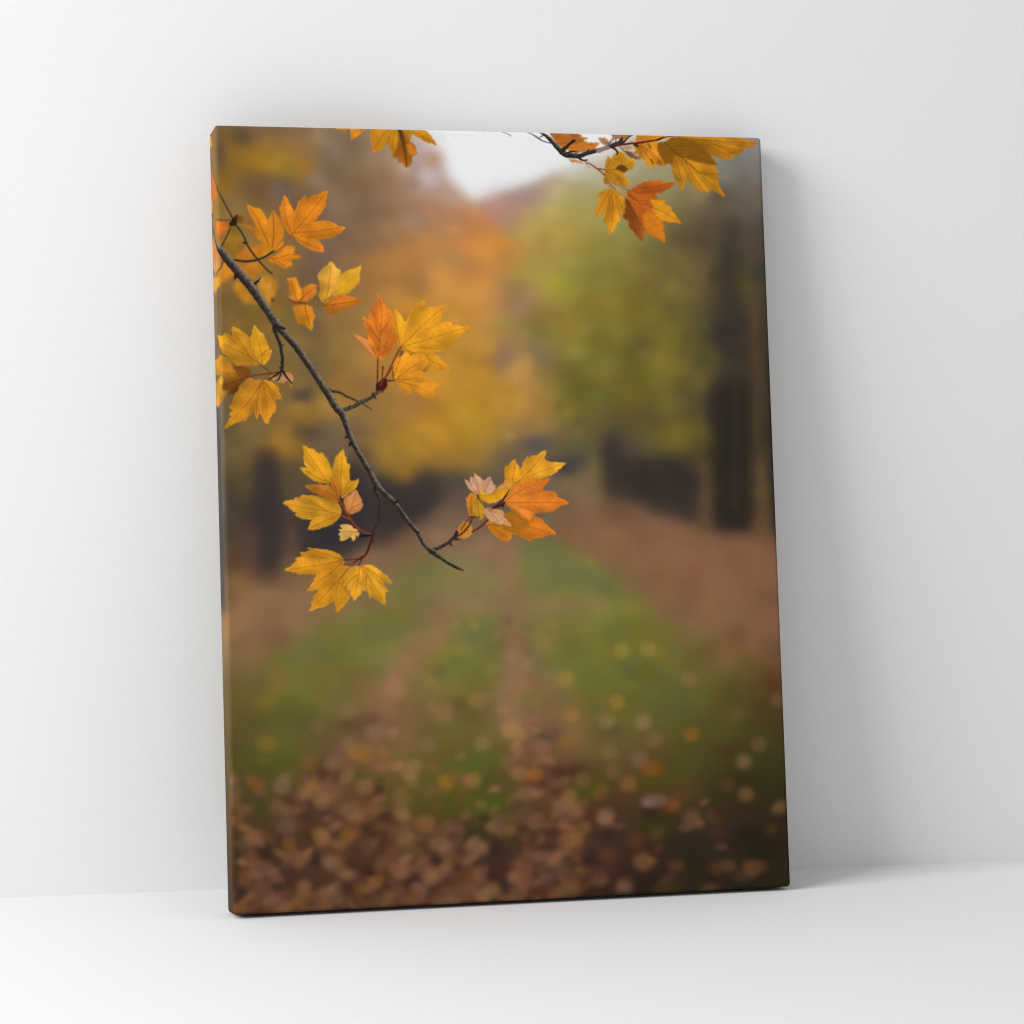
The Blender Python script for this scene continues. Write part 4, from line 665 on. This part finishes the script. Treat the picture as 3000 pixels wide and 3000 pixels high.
def boxblur1(a, r, ax):
    n = a.shape[ax]; k = 2 * r + 1
    pad = [(0, 0)] * a.ndim; pad[ax] = (r + 1, r)
    c = np.cumsum(np.pad(a, pad, mode='edge'), axis=ax)
    hi = np.take(c, np.arange(k, k + n), axis=ax); lo = np.take(c, np.arange(0, n), axis=ax)
    return (hi - lo) / k
def blur(a, sigma):
    if sigma < .35: return a
    r = max(1, int(round((math.sqrt(4 * sigma * sigma + 1) - 1) / 2)))
    for _ in range(3):
        a = boxblur1(boxblur1(a, r, 0), r, 1)
    return a
def resize(a, shape):
    h, w = a.shape[:2]
    y = np.clip((np.arange(shape[0]) + .5) * h / shape[0] - .5, 0, h - 1); x = np.clip((np.arange(shape[1]) + .5) * w / shape[1] - .5, 0, w - 1)
    y0 = np.minimum(y.astype(int), h - 2); x0 = np.minimum(x.astype(int), w - 2)
    fy = (y - y0)[:, None]; fx = (x - x0)[None, :]
    if a.ndim == 3: fy = fy[..., None]; fx = fx[..., None]
    return ((a[y0][:, x0] * (1 - fx) + a[y0][:, x0 + 1] * fx) * (1 - fy) + (a[y0 + 1][:, x0] * (1 - fx) + a[y0 + 1][:, x0 + 1] * fx) * fy)

# ------------------------------------------------------------------ the printed picture, computed as ink colours
MARGIN = 56.0                       # mm of picture that wraps round the sides
FINE = 0.33                        # mm per sample
SX, SY = W * 1000 + 2 * MARGIN, H * 1000 + 2 * MARGIN
NX, NY = int(SX / FINE) // 4 * 4, int(SY / FINE) // 4 * 4
rng = np.random.default_rng(7)

def in_poly(px, py, poly):
    inside = np.zeros(np.broadcast(px, py).shape, bool)
    n = len(poly)
    for i in range(n):
        x0, y0 = poly[i]; x1, y1 = poly[(i + 1) % n]
        if y0 == y1: continue
        c = ((y0 > py) != (y1 > py)) & (px < (x1 - x0) * (py - y0) / (y1 - y0) + x0)
        inside ^= c
    return inside
def pts(flat): return [(flat[i], flat[i + 1]) for i in range(0, len(flat), 2)]

# soft backdrop at quarter resolution
q = 4
bx = (np.arange(NX // q) + .5) * FINE * q - MARGIN; by = (np.arange(NY // q) + .5) * FINE * q - MARGIN
tones = np.array([[hexc(h) for h in row.split()] for row in TONES.split('\n')])
gx = np.clip(bx / (W * 1000) * 11, 0, 10.999); gy = np.clip(by / (H * 1000) * 17, 0, 16.999)
ix, iy = gx.astype(int), gy.astype(int); fx = (gx - ix)[None, :, None]; fy = (gy - iy)[:, None, None]
img = ((tones[iy][:, ix] * (1 - fx) + tones[iy][:, ix + 1] * fx) * (1 - fy) + (tones[iy + 1][:, ix] * (1 - fx) + tones[iy + 1][:, ix + 1] * fx) * fy)
img = blur(img, 8)
LITTER = ['946a54', '865844', 'a67a58', '744a36', '865a28', '58362a', '74524a', '986848', '34221a', '422c1c', '2a1c16', 'ac8058']
def litter():
    """random out-of-focus fallen leaves, thicker towards the near ground and along the two wheel tracks"""
    for _ in range(1900):
        v = 1 - rng.random() ** 1.4 * .40; u = rng.random()
        tr = max(math.exp(-((u - (.52 + max(0, v - .75) * .3)) / .06) ** 2), .85 * math.exp(-((u - (.38 - (v - .66))) / .055) ** 2))
        keep = max(np.clip((v - .80) / .13, 0, 1) * (1 if u < .62 else .08), tr * np.clip((v - .60) / .16, 0, 1))
        if v < .90 and .55 < u < .95 and tr < .3: keep *= .35
        if rng.random() > keep: continue
        rx = rng.uniform(8.0, 14.0) * (.62 + .38 * (v - .58) / .42)
        yield ('b', u * W * 1000, v * H * 1000, rx, rx * rng.uniform(.5, .85), LITTER[(0, 1, 2, 6, 7)[rng.integers(5)] if v < .84 else rng.integers(len(LITTER) if rng.random() < .5 else 8)], rng.uniform(.22, .55) * (1 if v > .8 else .7), .94, rng.uniform(-.9, .9))
def foliage():
    """mottled blurred leaves over trees, bank and grass: local tone, lighter or darker"""
    for _ in range(1500):
        u = rng.random(); v = rng.random() * .78
        X, Y = u * W * 1000, v * H * 1000
        c = img[int((Y + MARGIN) / FINE / q), int((X + MARGIN) / FINE / q)]
        if c.min() > .52: continue
        k = max(1 + rng.normal() * (.12 if v < .5 else .05), .9)
        warm = rng.normal() * .05
        c2 = np.clip(c * k * np.array([1 + warm, 1, 1 - warm]), .03, .8)
        rx = rng.uniform(9, 24)
        yield ('b', X, Y, rx, rx * rng.uniform(.6, 1.1), ''.join('%02x' % int(z * 255) for z in c2), rng.uniform(.3, .7), .97)
def draw(s):
    if s[0] == 'b':
        _, x, y, rx, ry, c, a, sf = s[:8]
        k = 2.6; i0, i1 = np.searchsorted(bx, (x - rx * k, x + rx * k)); j0, j1 = np.searchsorted(by, (y - ry * k, y + ry * k))
        if i1 <= i0 or j1 <= j0: return
        ca, sa = (math.cos(s[8]), math.sin(s[8])) if len(s) > 8 else (1, 0)
        ex, ey = bx[None, i0:i1] - x, by[j0:j1, None] - y
        d = np.sqrt(((ex * ca + ey * sa) / max(rx, 1)) ** 2 + ((ey * ca - ex * sa) / max(ry, 1)) ** 2)
        if sf > .95: m = np.exp(-(d / .85) ** 2) * a
        else: m = np.clip((1.0 + sf * .5 - d) / (sf * 1.1 + .02), 0, 1); m = m * m * (3 - 2 * m) * a
        img[j0:j1, i0:i1] += (hexc(c) - img[j0:j1, i0:i1]) * m[..., None]; return
    else:
        _, poly, c, a, bl = s
        m = blur(in_poly(bx[None, :], by[:, None], pts(poly)).astype(float), bl / (FINE * q)) * a
    img[...] += (hexc(c) - img) * m[..., None]
discs = [s for s in SOFT if s[0] == 'b' and s[7] < .95]
for s in SOFT:
    if s not in discs: draw(s)
for s in list(foliage()): draw(s)
for s in SOFT:                      # trunks, tracks and banks stay readable over the mottling
    if s[0] == 'p' and s[2] != 'ededf0' and s[1][0] > 0: draw(s[:3] + (s[3] * (.85 if sum(hexc(s[2])) < .75 else .5), s[4]))
base = img.copy()
for s in litter(): draw(s)
for s in discs: draw(s[:3] + (s[3] * .88, s[4] * .84, s[5], s[6] * .58, s[7]))
img = base + (blur(img, 1.8) - base)
grey = img.mean(2, keepdims=True); sat = 1.10 - .46 * np.clip((img[..., 1:2] - img[..., 0:1]) * 14 + .35, 0, 1)
img = np.clip(grey + (img - grey) * sat, .004, 1)
gm = np.clip((img[..., 1:2] - img[..., 0:1]) * 14 + .35, 0, 1) * np.clip((.55 - grey) * 7, 0, 1); img = img * (1 + gm * np.array([.06, 0, -.10]))
top = np.clip((.50 - by / (H * 1000)) * 8, 0, 1)[:, None, None] * np.clip((.62 - grey) * 6, 0, 1) * np.clip((grey - .2) * 8, 0, 1); img = img * (1 + top * np.array([.10, .085, .04]))
low = np.clip((by / (H * 1000) - .78) / .22, 0, 1)[:, None, None]; img = img * (1 - .10 * low)
# gentle mottling of the out-of-focus trees and leaves
mot = np.zeros(img.shape[:2])
for cells, amp in ((26, .055), (48, .03)):
    mot += (resize(rng.random((int(cells * 1.35), cells)), img.shape[:2]) - .5) * 2 * amp
mot = blur(mot, 4)
bright = img.mean(2)
img *= (1 + mot * np.clip((.75 - bright) * 4, 0, 1))[..., None]
img = resize(img, (NY, NX))

leafcov = np.zeros((NY, NX), np.float32)
owner = np.zeros((NY // 2, NX // 2), np.int16)
part_ids = {}
def own(part, m, x0, y0):
    if part == 'wrap': return
    k = part_ids.setdefault(part, len(part_ids) + 1)
    h, w = m.shape
    yy = np.arange((y0 + 1) // 2, (y0 + h) // 2); xx = np.arange((x0 + 1) // 2, (x0 + w) // 2)
    if len(yy) == 0 or len(xx) == 0: return
    sub = m[np.ix_(yy * 2 - y0, xx * 2 - x0)]
    blk = owner[yy[0]:yy[-1] + 1, xx[0]:xx[-1] + 1]; blk[sub > .5] = k

def window(P, pad):
    xs = [p[0] for p in P]; ys = [p[1] for p in P]
    x0 = max(0, int((min(xs) - pad + MARGIN) / FINE)); x1 = min(NX, int((max(xs) + pad + MARGIN) / FINE) + 2)
    y0 = max(0, int((min(ys) - pad + MARGIN) / FINE)); y1 = min(NY, int((max(ys) + pad + MARGIN) / FINE) + 2)
    return x0, x1, y0, y1, ((np.arange(x0, x1) + .5) * FINE - MARGIN)[None, :], ((np.arange(y0, y1) + .5) * FINE - MARGIN)[:, None]

def line_field(X, Y, P, rad):
    """signed distance minus radius, and the signed offset across, for a tapered polyline"""
    best = np.full(np.broadcast(X, Y).shape, 1e9); off = np.zeros_like(best); along = np.zeros_like(best); run = 0
    for i in range(len(P) - 1):
        ax, ay = P[i]; dx, dy = P[i + 1][0] - ax, P[i + 1][1] - ay; L = math.hypot(dx, dy) + 1e-9
        t = np.clip(((X - ax) * dx + (Y - ay) * dy) / L ** 2, 0, 1)
        rr = rad[i] + (rad[i + 1] - rad[i]) * t
        ex, ey = X - ax - t * dx, Y - ay - t * dy
        d = np.hypot(ex, ey) - rr; m = d < best
        best = np.where(m, d, best); off = np.where(m, (ex * .75 - ey * .66) / np.maximum(rr, .05), off); along = np.where(m, run + t * L, along); run += L
    return best, off, along

def smooth_line(P, n=4):
    P = np.array(P); out = []
    for i in range(len(P) - 1):
        p0, p1, p2, p3 = P[max(i - 1, 0)], P[i], P[i + 1], P[min(i + 2, len(P) - 1)]
        for k in range(n):
            t = k / n
            out.append(.5 * (2 * p1 + (p2 - p0) * t + (2 * p0 - 5 * p1 + 4 * p2 - p3) * t * t + (3 * p1 - p0 - 3 * p2 + p3) * t ** 3))
    out.append(P[-1]); return [tuple(v) for v in out]

def noise2(h, w, cell):
    a = rng.random((max(3, int(h / cell) + 2), max(3, int(w / cell) + 2)))
    return resize(a, (h, w)) - .5

def serrate(P):
    area = sum(P[i][0] * P[(i + 1) % len(P)][1] - P[(i + 1) % len(P)][0] * P[i][1] for i in range(len(P))); sg = 1 if area > 0 else -1
    out = []
    for i in range(len(P)):
        a, b = P[i], P[(i + 1) % len(P)]; L = math.hypot(b[0] - a[0], b[1] - a[1]); out.append(a)
        n = int(L / 3.2)
        if n < 2: continue
        nxv, nyv = (b[1] - a[1]) / L * sg, -(b[0] - a[0]) / L * sg
        for k in range(1, n):
            t = (k + rng.uniform(-.25, .25)) / n; h = rng.uniform(.4, 1.15) if k % 2 else -rng.uniform(0, .35)
            bow = .05 * L * 4 * t * (1 - t) * .5
            out.append((a[0] + (b[0] - a[0]) * t + nxv * (h + bow), a[1] + (b[1] - a[1]) * t + nyv * (h + bow)))
    return out

for mo in MOTIFS:
    kind, part, soft = mo[:3]; P = pts(mo[3])
    if kind == 'stroke':
        rad = mo[4]
        P3 = smooth_line([(p[0], p[1], r) for p, r in zip(P, rad)]); P = [(p[0], p[1]) for p in P3]; rad = [max(.15, p[2]) for p in P3]
        x0, x1, y0, y1, X, Y = window(P, max(rad) + soft * 3 + 2)
        if x1 <= x0 or y1 <= y0: continue
        d, off, along = line_field(X, Y, P, rad)
        big = max(rad) > 2.2
        d = d + noise2(*d.shape, 6) * (1.0 if big else .35)
        m = np.clip(.5 - d / (FINE * 1.3 + soft * 1.6), 0, 1)
        c0, c1 = hexc(mo[5]), hexc(mo[6])
        if part.startswith('stem'): c0 = c0 * .82; c1 = c1 * .88
        lit = np.clip((off + .35) / 1.2, 0, 1) ** 1.3
        lit = np.clip(lit + noise2(*d.shape, 4) * .5 + noise2(*d.shape, 9) * .35, 0, 1)
        c = c0 + (c1 - c0) * lit[..., None]
        if big: c = c * (1 + noise2(*d.shape, 2.5) * .35)[..., None]
        blk = img[y0:y1, x0:x1]; blk += (c - blk) * m[..., None]
        own(part, m, x0, y0)
        continue
    if kind == 'leaf' and soft < .8 and len(P) > 9: P = serrate(P)
    x0, x1, y0, y1, X, Y = window(P, soft * 3 + 5)
    if x1 <= x0 or y1 <= y0: continue
    m = blur(in_poly(X, Y, P).astype(float), max(.5, soft / FINE))
    blk = img[y0:y1, x0:x1]
    if kind == 'patch':
        c, a = hexc(mo[4]), mo[5]
        tex = 1 + noise2(*m.shape, 14) * .12
        blk += (c * tex[..., None] - blk) * (m * a)[..., None]
        if a >= .95 and part not in part_ids or part.startswith(('stem', 'branch')): own(part, m, x0, y0)
        continue
    c0, c1, veins = hexc(mo[4]), hexc(mo[5]), [pts(v) for v in mo[6]]
    ctr = veins[0][0] if veins else P[0]
    far = max(math.hypot(p[0] - ctr[0], p[1] - ctr[1]) for p in P)
    t = np.clip(np.hypot(X - ctr[0], Y - ctr[1]) / far, 0, 1)
    c = c0 + (c1 - c0) * t[..., None]
    f = 1 + noise2(*m.shape, 46) * .27 + noise2(*m.shape, 12) * .06 + noise2(*m.shape, 4) * (.06 if soft < .7 else .02)
    hue = noise2(*m.shape, 22) * .05
    warm = np.clip((c[..., 1:2] - c[..., 2:3]) * 2.4, 0, 1)
    c = c * f[..., None] * (1 - np.array([.04, .085, 0]) * warm); c[..., 1] *= 1 + hue
    c[..., 2] = np.maximum(c[..., 2], 0)
    if veins:
        vm = np.zeros(m.shape); sm = np.zeros(m.shape); near = np.full(m.shape, 1e9); side = np.zeros(m.shape)
        wd = .55 if soft < .8 else .8
        for v in veins:
            V = smooth_line(v); n = len(V)
            d, _, _ = line_field(X, Y, V, [wd * (1 - .7 * i / (n - 1)) for i in range(n)])
            vm = np.maximum(vm, np.clip(.6 - d / (.7 + soft), 0, 1))
            d2, o2, _ = line_field(X, Y, V, [1.0] * n); cl = d2 < near; near = np.where(cl, d2, near); side = np.where(cl, np.tanh(o2 / 4), side)
            L = sum(math.hypot(V[i + 1][0] - V[i][0], V[i + 1][1] - V[i][1]) for i in range(n - 1))
            acc = 0; nxt = L * .12
            for i in range(n - 1):
                ax, ay = V[i]; dx, dy = V[i + 1][0] - ax, V[i + 1][1] - ay; l = math.hypot(dx, dy); acc += l
                if acc >= nxt and soft < 1.2:
                    nxt = acc + L * .095; a0 = math.atan2(dy, dx)
                    for sgn in (-1, 1):
                        ll = L * (.30 - .2 * acc / L) * rng.uniform(.8, 1.2); an = a0 + sgn * rng.uniform(.6, .8); an2 = an - sgn * .25
                        S = [(ax, ay), (ax + math.cos(an) * ll * .5, ay + math.sin(an) * ll * .5), (ax + math.cos(an) * ll * .5 + math.cos(an2) * ll * .5, ay + math.sin(an) * ll * .5 + math.sin(an2) * ll * .5)]
                        d, _, _ = line_field(X, Y, S, [.22, .16, .08])
                        sm = np.maximum(sm, np.clip(.6 - d / .6, 0, 1))
        c = c * (1 + .075 * side - .11 * np.clip(near / 16, 0, 1) + .035)[..., None]
        dark = np.clip(vm * .30 + sm * .11, 0, .4)
        c = c * (1 - dark[..., None] * np.array([.72, .95, 1.0]))
    for _ in range(int(rng.integers(2, 6)) if soft < .8 else 0):     # age spots
        a, b = P[rng.integers(len(P))]; w_ = rng.uniform(.25, .75); sx_, sy_ = a + (ctr[0] - a) * w_, b + (ctr[1] - b) * w_; rr = rng.uniform(.6, 1.6)
        sp = np.clip(1.4 - np.hypot(X - sx_, (Y - sy_) * 1.3) / rr, 0, 1) * rng.uniform(.15, .45)
        c = c + (np.array([.42, .24, .08]) - c) * sp[..., None]
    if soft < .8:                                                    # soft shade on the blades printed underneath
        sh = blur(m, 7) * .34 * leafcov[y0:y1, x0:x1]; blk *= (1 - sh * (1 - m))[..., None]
    if part.startswith('leaf'): leafcov[y0:y1, x0:x1] = np.maximum(leafcov[y0:y1, x0:x1], m)
    # thin paler rim where the blade catches light
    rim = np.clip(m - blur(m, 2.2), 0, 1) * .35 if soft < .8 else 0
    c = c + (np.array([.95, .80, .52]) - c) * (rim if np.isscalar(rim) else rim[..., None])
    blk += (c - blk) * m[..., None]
    own(part, m, x0, y0)

img = img.reshape(NY // 2, 2, NX // 2, 2, 3).mean((1, 3))      # 0.85 mm ink samples
INK = lin(np.clip(img, 0.004, .97)) * INK_GAIN

# ------------------------------------------------------------------ materials
def new_mat(name):
    m = bpy.data.materials.new(name); m.use_nodes = True
    nt = m.node_tree; return m, nt, nt.nodes['Principled BSDF']
def N(nt, t, **kw):
    n = nt.nodes.new(t)
    for k, v in kw.items(): setattr(n, k, v)
    return n

def canvas_material():
    m, nt, b = new_mat('printed_canvas')
    at = N(nt, 'ShaderNodeAttribute', attribute_name='ink')
    tc = N(nt, 'ShaderNodeTexCoord')
    no = N(nt, 'ShaderNodeTexNoise'); no.inputs['Scale'].default_value = 1100; no.inputs['Detail'].default_value = 1
    nt.links.new(tc.outputs['Object'], no.inputs['Vector'])
    mr = N(nt, 'ShaderNodeMapRange'); mr.inputs[1].default_value = .25; mr.inputs[2].default_value = .75; mr.inputs[3].default_value = .90; mr.inputs[4].default_value = 1.10
    nt.links.new(no.outputs['Fac'], mr.inputs[0])
    mx = N(nt, 'ShaderNodeVectorMath', operation='SCALE')
    nt.links.new(at.outputs['Color'], mx.inputs[0]); nt.links.new(mr.outputs[0], mx.inputs['Scale'])
    nt.links.new(mx.outputs[0], b.inputs['Base Color'])
    b.inputs['Roughness'].default_value = .8; b.inputs['Specular IOR Level'].default_value = .08
    # woven threads, about one millimetre apart
    hs = []
    for ax in ('X', 'Z'):
        w = N(nt, 'ShaderNodeTexWave', wave_type='BANDS', bands_direction=ax); w.inputs['Scale'].default_value = 300; w.inputs['Distortion'].default_value = .6
        nt.links.new(tc.outputs['Object'], w.inputs['Vector']); hs.append(w)
    ad = N(nt, 'ShaderNodeMath', operation='ADD'); nt.links.new(hs[0].outputs['Fac'], ad.inputs[0]); nt.links.new(hs[1].outputs['Fac'], ad.inputs[1])
    bp = N(nt, 'ShaderNodeBump'); bp.inputs['Strength'].default_value = .25; bp.inputs['Distance'].default_value = .0004
    nt.links.new(ad.outputs[0], bp.inputs['Height']); nt.links.new(bp.outputs[0], b.inputs['Normal'])
    return m

def paint_material(name, base, amp, scale):
    m, nt, b = new_mat(name)
    tc = N(nt, 'ShaderNodeTexCoord')
    no = N(nt, 'ShaderNodeTexNoise'); no.inputs['Scale'].default_value = scale; no.inputs['Detail'].default_value = 3
    n2 = N(nt, 'ShaderNodeTexNoise'); n2.inputs['Scale'].default_value = 2.2; n2.inputs['Detail'].default_value = 2
    for n in (no, n2): nt.links.new(tc.outputs['Object'], n.inputs['Vector'])
    ad = N(nt, 'ShaderNodeMath', operation='MULTIPLY_ADD'); ad.inputs[1].default_value = .12
    nt.links.new(n2.outputs['Fac'], ad.inputs[0]); nt.links.new(no.outputs['Fac'], ad.inputs[2])
    mr = N(nt, 'ShaderNodeMapRange'); mr.inputs[1].default_value = .3; mr.inputs[2].default_value = .82; mr.inputs[3].default_value = base * (1 - amp); mr.inputs[4].default_value = base * (1 + amp)
    nt.links.new(ad.outputs[0], mr.inputs[0]); nt.links.new(mr.outputs[0], b.inputs['Base Color'])
    b.inputs['Roughness'].default_value = .85; b.inputs['Specular IOR Level'].default_value = .15
    bp = N(nt, 'ShaderNodeBump'); bp.inputs['Strength'].default_value = .15; bp.inputs['Distance'].default_value = .0006
    nt.links.new(no.outputs['Fac'], bp.inputs['Height']); nt.links.new(bp.outputs[0], b.inputs['Normal'])
    return m

def wood_material():
    m, nt, b = new_mat('pine_wood')
    tc = N(nt, 'ShaderNodeTexCoord'); w = N(nt, 'ShaderNodeTexNoise'); w.inputs['Scale'].default_value = 40
    r = N(nt, 'ShaderNodeValToRGB'); r.color_ramp.elements[0].color = (.42, .27, .13, 1); r.color_ramp.elements[1].color = (.6, .43, .24, 1)
    nt.links.new(tc.outputs['Object'], w.inputs['Vector']); nt.links.new(w.outputs['Fac'], r.inputs[0]); nt.links.new(r.outputs[0], b.inputs['Base Color'])
    return m

M_CANVAS = canvas_material(); M_WOOD = wood_material()
M_WALL = paint_material('white_wall_paint', WALL_BASE, .05, 430); M_FLOOR = paint_material('white_floor_paint', FLOOR_BASE, .045, 430)

# ------------------------------------------------------------------ canvas print leaning on the wall
root = bpy.data.objects.new('canvas_print', None); col.objects.link(root)
tag(root, 'tall canvas print of an autumn avenue with yellow maple leaves, leaning against the white wall', 'canvas print')
root.rotation_euler = Euler((-LEAN, 0, YAW), 'XYZ')
root.location = (0, -math.sin(LEAN) * H - abs(math.sin(YAW)) * W / 2 - .001, 0)

r = R_EDGE; ARC = r * math.pi / 2; LMAX = ARC + D - r
step = .00066
ext = LMAX + step
gx = np.arange(-ext + r, W - r + ext + step / 2, step); gz = np.arange(-ext + r, H - r + ext + step / 2, step)
GX, GZ = np.meshgrid(gx, gz)
cxx = np.clip(GX, r, W - r); czz = np.clip(GZ, r, H - r)
dx, dz = GX - cxx, GZ - czz; L = np.hypot(dx, dz); Ls = np.where(L < 1e-9, 1, L)
Lc = np.minimum(L, LMAX)
o = np.where(Lc < ARC, r * np.sin(np.minimum(Lc, ARC) / r), r); yb = np.where(Lc < ARC, r * (1 - np.cos(np.minimum(Lc, ARC) / r)), r + Lc - ARC)
px = cxx + dx / Ls * o - W / 2; pz = czz + dz / Ls * o; py = -D + yb
# slight slack of the cloth, fading to nothing at the bars
sl = np.clip(np.minimum(np.minimum(GX, W - GX), np.minimum(GZ, H - GZ)) / .06, 0, 1)
py = py + .0008 * sl * (np.sin(GX * 9 + 1) * np.cos(GZ * 7))
def paint_coord(g, size):
    a = np.where(g < r, np.where(r - g < ARC, r - (r - g) * 2 * r / ARC, -(r - g - ARC + r)), g)
    return np.where(g > size - r, np.where(g - size + r < ARC, size - r + (g - size + r) * 2 * r / ARC, size + (g - size + r - ARC + r)), a)
U = paint_coord(GX, W) * 1000; V = paint_coord(H - GZ, H) * 1000
fu = np.clip((U + MARGIN) / (2 * FINE) - .5, 0, INK.shape[1] - 1.001); fv = np.clip((V + MARGIN) / (2 * FINE) - .5, 0, INK.shape[0] - 1.001)
iu, iv = fu.astype(int), fv.astype(int); au, av = (fu - iu)[..., None], (fv - iv)[..., None]
C4 = np.ones(GX.shape + (4,), np.float32)
C4[..., :3] = (INK[iv, iu] * (1 - au) + INK[iv, iu + 1] * au) * (1 - av) + (INK[iv + 1, iu] * (1 - au) + INK[iv + 1, iu + 1] * au) * av
ny, nx = GX.shape
ok = L <= LMAX + step * 1.01
cell_ok = ok[:-1, :-1] & ok[1:, :-1] & ok[:-1, 1:] & ok[1:, 1:]
fuc = np.clip(((U[:-1, :-1] + U[1:, 1:]) / 2 + MARGIN) / (2 * FINE), 0, owner.shape[1] - 1).astype(int); fvc = np.clip(((V[:-1, :-1] + V[1:, 1:]) / 2 + MARGIN) / (2 * FINE), 0, owner.shape[0] - 1).astype(int)
cell_owner = owner[fvc, fuc]
idx = np.arange(ny * nx).reshape(ny, nx)
quads = np.stack([idx[:-1, :-1], idx[:-1, 1:], idx[1:, 1:], idx[1:, :-1]], -1)
CO = np.stack([px, py, pz], -1).reshape(-1, 3); CC = C4.reshape(-1, 4)
def patch_mesh(name, sel):
    qd = quads[sel]; u, inv = np.unique(qd, return_inverse=True); inv = inv.reshape(-1)
    me = bpy.data.meshes.new(name); nq = len(qd)
    me.vertices.add(len(u)); me.vertices.foreach_set('co', CO[u].astype(np.float32).ravel())
    me.loops.add(nq * 4); me.loops.foreach_set('vertex_index', inv.astype(np.int32))
    me.polygons.add(nq); me.polygons.foreach_set('loop_start', np.arange(0, nq * 4, 4, dtype=np.int32))
    me.polygons.foreach_set('use_smooth', np.ones(nq, bool))
    a = me.color_attributes.new('ink', 'FLOAT_COLOR', 'POINT'); a.data.foreach_set('color', CC[u].astype(np.float32).ravel())
    me.update(calc_edges=True); me.validate()
    return me
front = link('canvas', patch_mesh('canvas', cell_ok & (cell_owner == 0)), root, M_CANVAS)
front['label'] = 'printed canvas wrapped round the stretcher, blurred autumn path and trees'
LEAF_LABELS = {}
for part, k in part_ids.items():
    sel = cell_ok & (cell_owner == k)
    if sel.sum() < 12: continue
    nm = 'printed_leaf'
    if part.startswith('branch'): nm = 'printed_branch'
    elif part.startswith('twig'): nm = 'printed_twig'
    elif part.startswith('stem'): nm = 'printed_stalk'
    elif part.startswith('stipule'): nm = 'printed_bud'
    ob = link(nm, patch_mesh(nm, sel), front, M_CANVAS)
    if part in PART_LABELS: ob['label'] = PART_LABELS[part]

def box_frame(name, parent, mat):
    import bmesh
    bm = bmesh.new(); g = .0025; wd = .04; dp = D - .009
    def box(x0, x1, z0, z1):
        vs = [bm.verts.new((x, y, z)) for x in (x0, x1) for y in (-dp, -.0015) for z in (z0, z1)]
        for f in ((0, 1, 3, 2), (4, 6, 7, 5), (0, 4, 5, 1), (2, 3, 7, 6), (0, 2, 6, 4), (1, 5, 7, 3)): bm.faces.new([vs[i] for i in f])
    a = W / 2 - g
    box(-a, -a + wd, g, H - g); box(a - wd, a, g, H - g); box(-a + wd, a - wd, g, g + wd); box(-a + wd, a - wd, H - g - wd, H - g)
    bmesh.ops.recalc_face_normals(bm, faces=bm.faces)
    me = bpy.data.meshes.new(name); bm.to_mesh(me); bm.free()
    return link(name, me, parent, mat)
box_frame('stretcher_frame', root, M_WOOD)

# ------------------------------------------------------------------ wall and floor
def slab(name, x0, x1, y0, y1, z0, z1, mat, label):
    co = [(x, y, z) for x in (x0, x1) for y in (y0, y1) for z in (z0, z1)]
    me = bpy.data.meshes.new(name); me.from_pydata(co, [], [(0, 1, 3, 2), (4, 6, 7, 5), (0, 4, 5, 1), (2, 3, 7, 6), (0, 2, 6, 4), (1, 5, 7, 3)]); me.update()
    ob = link(name, me, None, mat); tag(ob, label, None, 'structure'); return ob
slab('wall', -6, 6, 0, .12, 0, 4, M_WALL, 'plain white painted wall behind the canvas print')
slab('floor', -6, 6, -7, 0, -.1, 0, M_FLOOR, 'plain white floor under the canvas print')

# ------------------------------------------------------------------ light and camera
w = bpy.data.worlds.new('World'); scene.world = w; w.use_nodes = True
bg = w.node_tree.nodes['Background']; bg.inputs['Color'].default_value = (1, 1, 1, 1); bg.inputs['Strength'].default_value = WORLD
for nm, loc, tgt, sx, sy, en in LAMPS:
    ld = bpy.data.lights.new(nm, 'AREA'); ld.shape = 'RECTANGLE'; ld.size = sx; ld.size_y = sy; ld.energy = en; ld.color = (.985, .993, 1)
    lo = bpy.data.objects.new(nm, ld); col.objects.link(lo); lo.location = loc
    lo.rotation_euler = (Vector(tgt) - Vector(loc)).to_track_quat('-Z', 'Y').to_euler()

cd = bpy.data.cameras.new('camera'); cam = bpy.data.objects.new('camera', cd); col.objects.link(cam)
cam.location = CAM_LOC; cam.rotation_euler = Euler(CAM_ROT, 'XYZ')
cd.sensor_fit = 'HORIZONTAL'; cd.sensor_width = 36; cd.lens = LENS; cd.clip_end = 100; cd.clip_start = .05
scene.camera = cam
scene.cycles.filter_width = 1.15
scene.view_settings.view_transform = 'Standard'; scene.view_settings.look = 'None'; scene.view_settings.gamma = 1; scene.view_settings.exposure = 0
scene.view_settings.use_curve_mapping = False
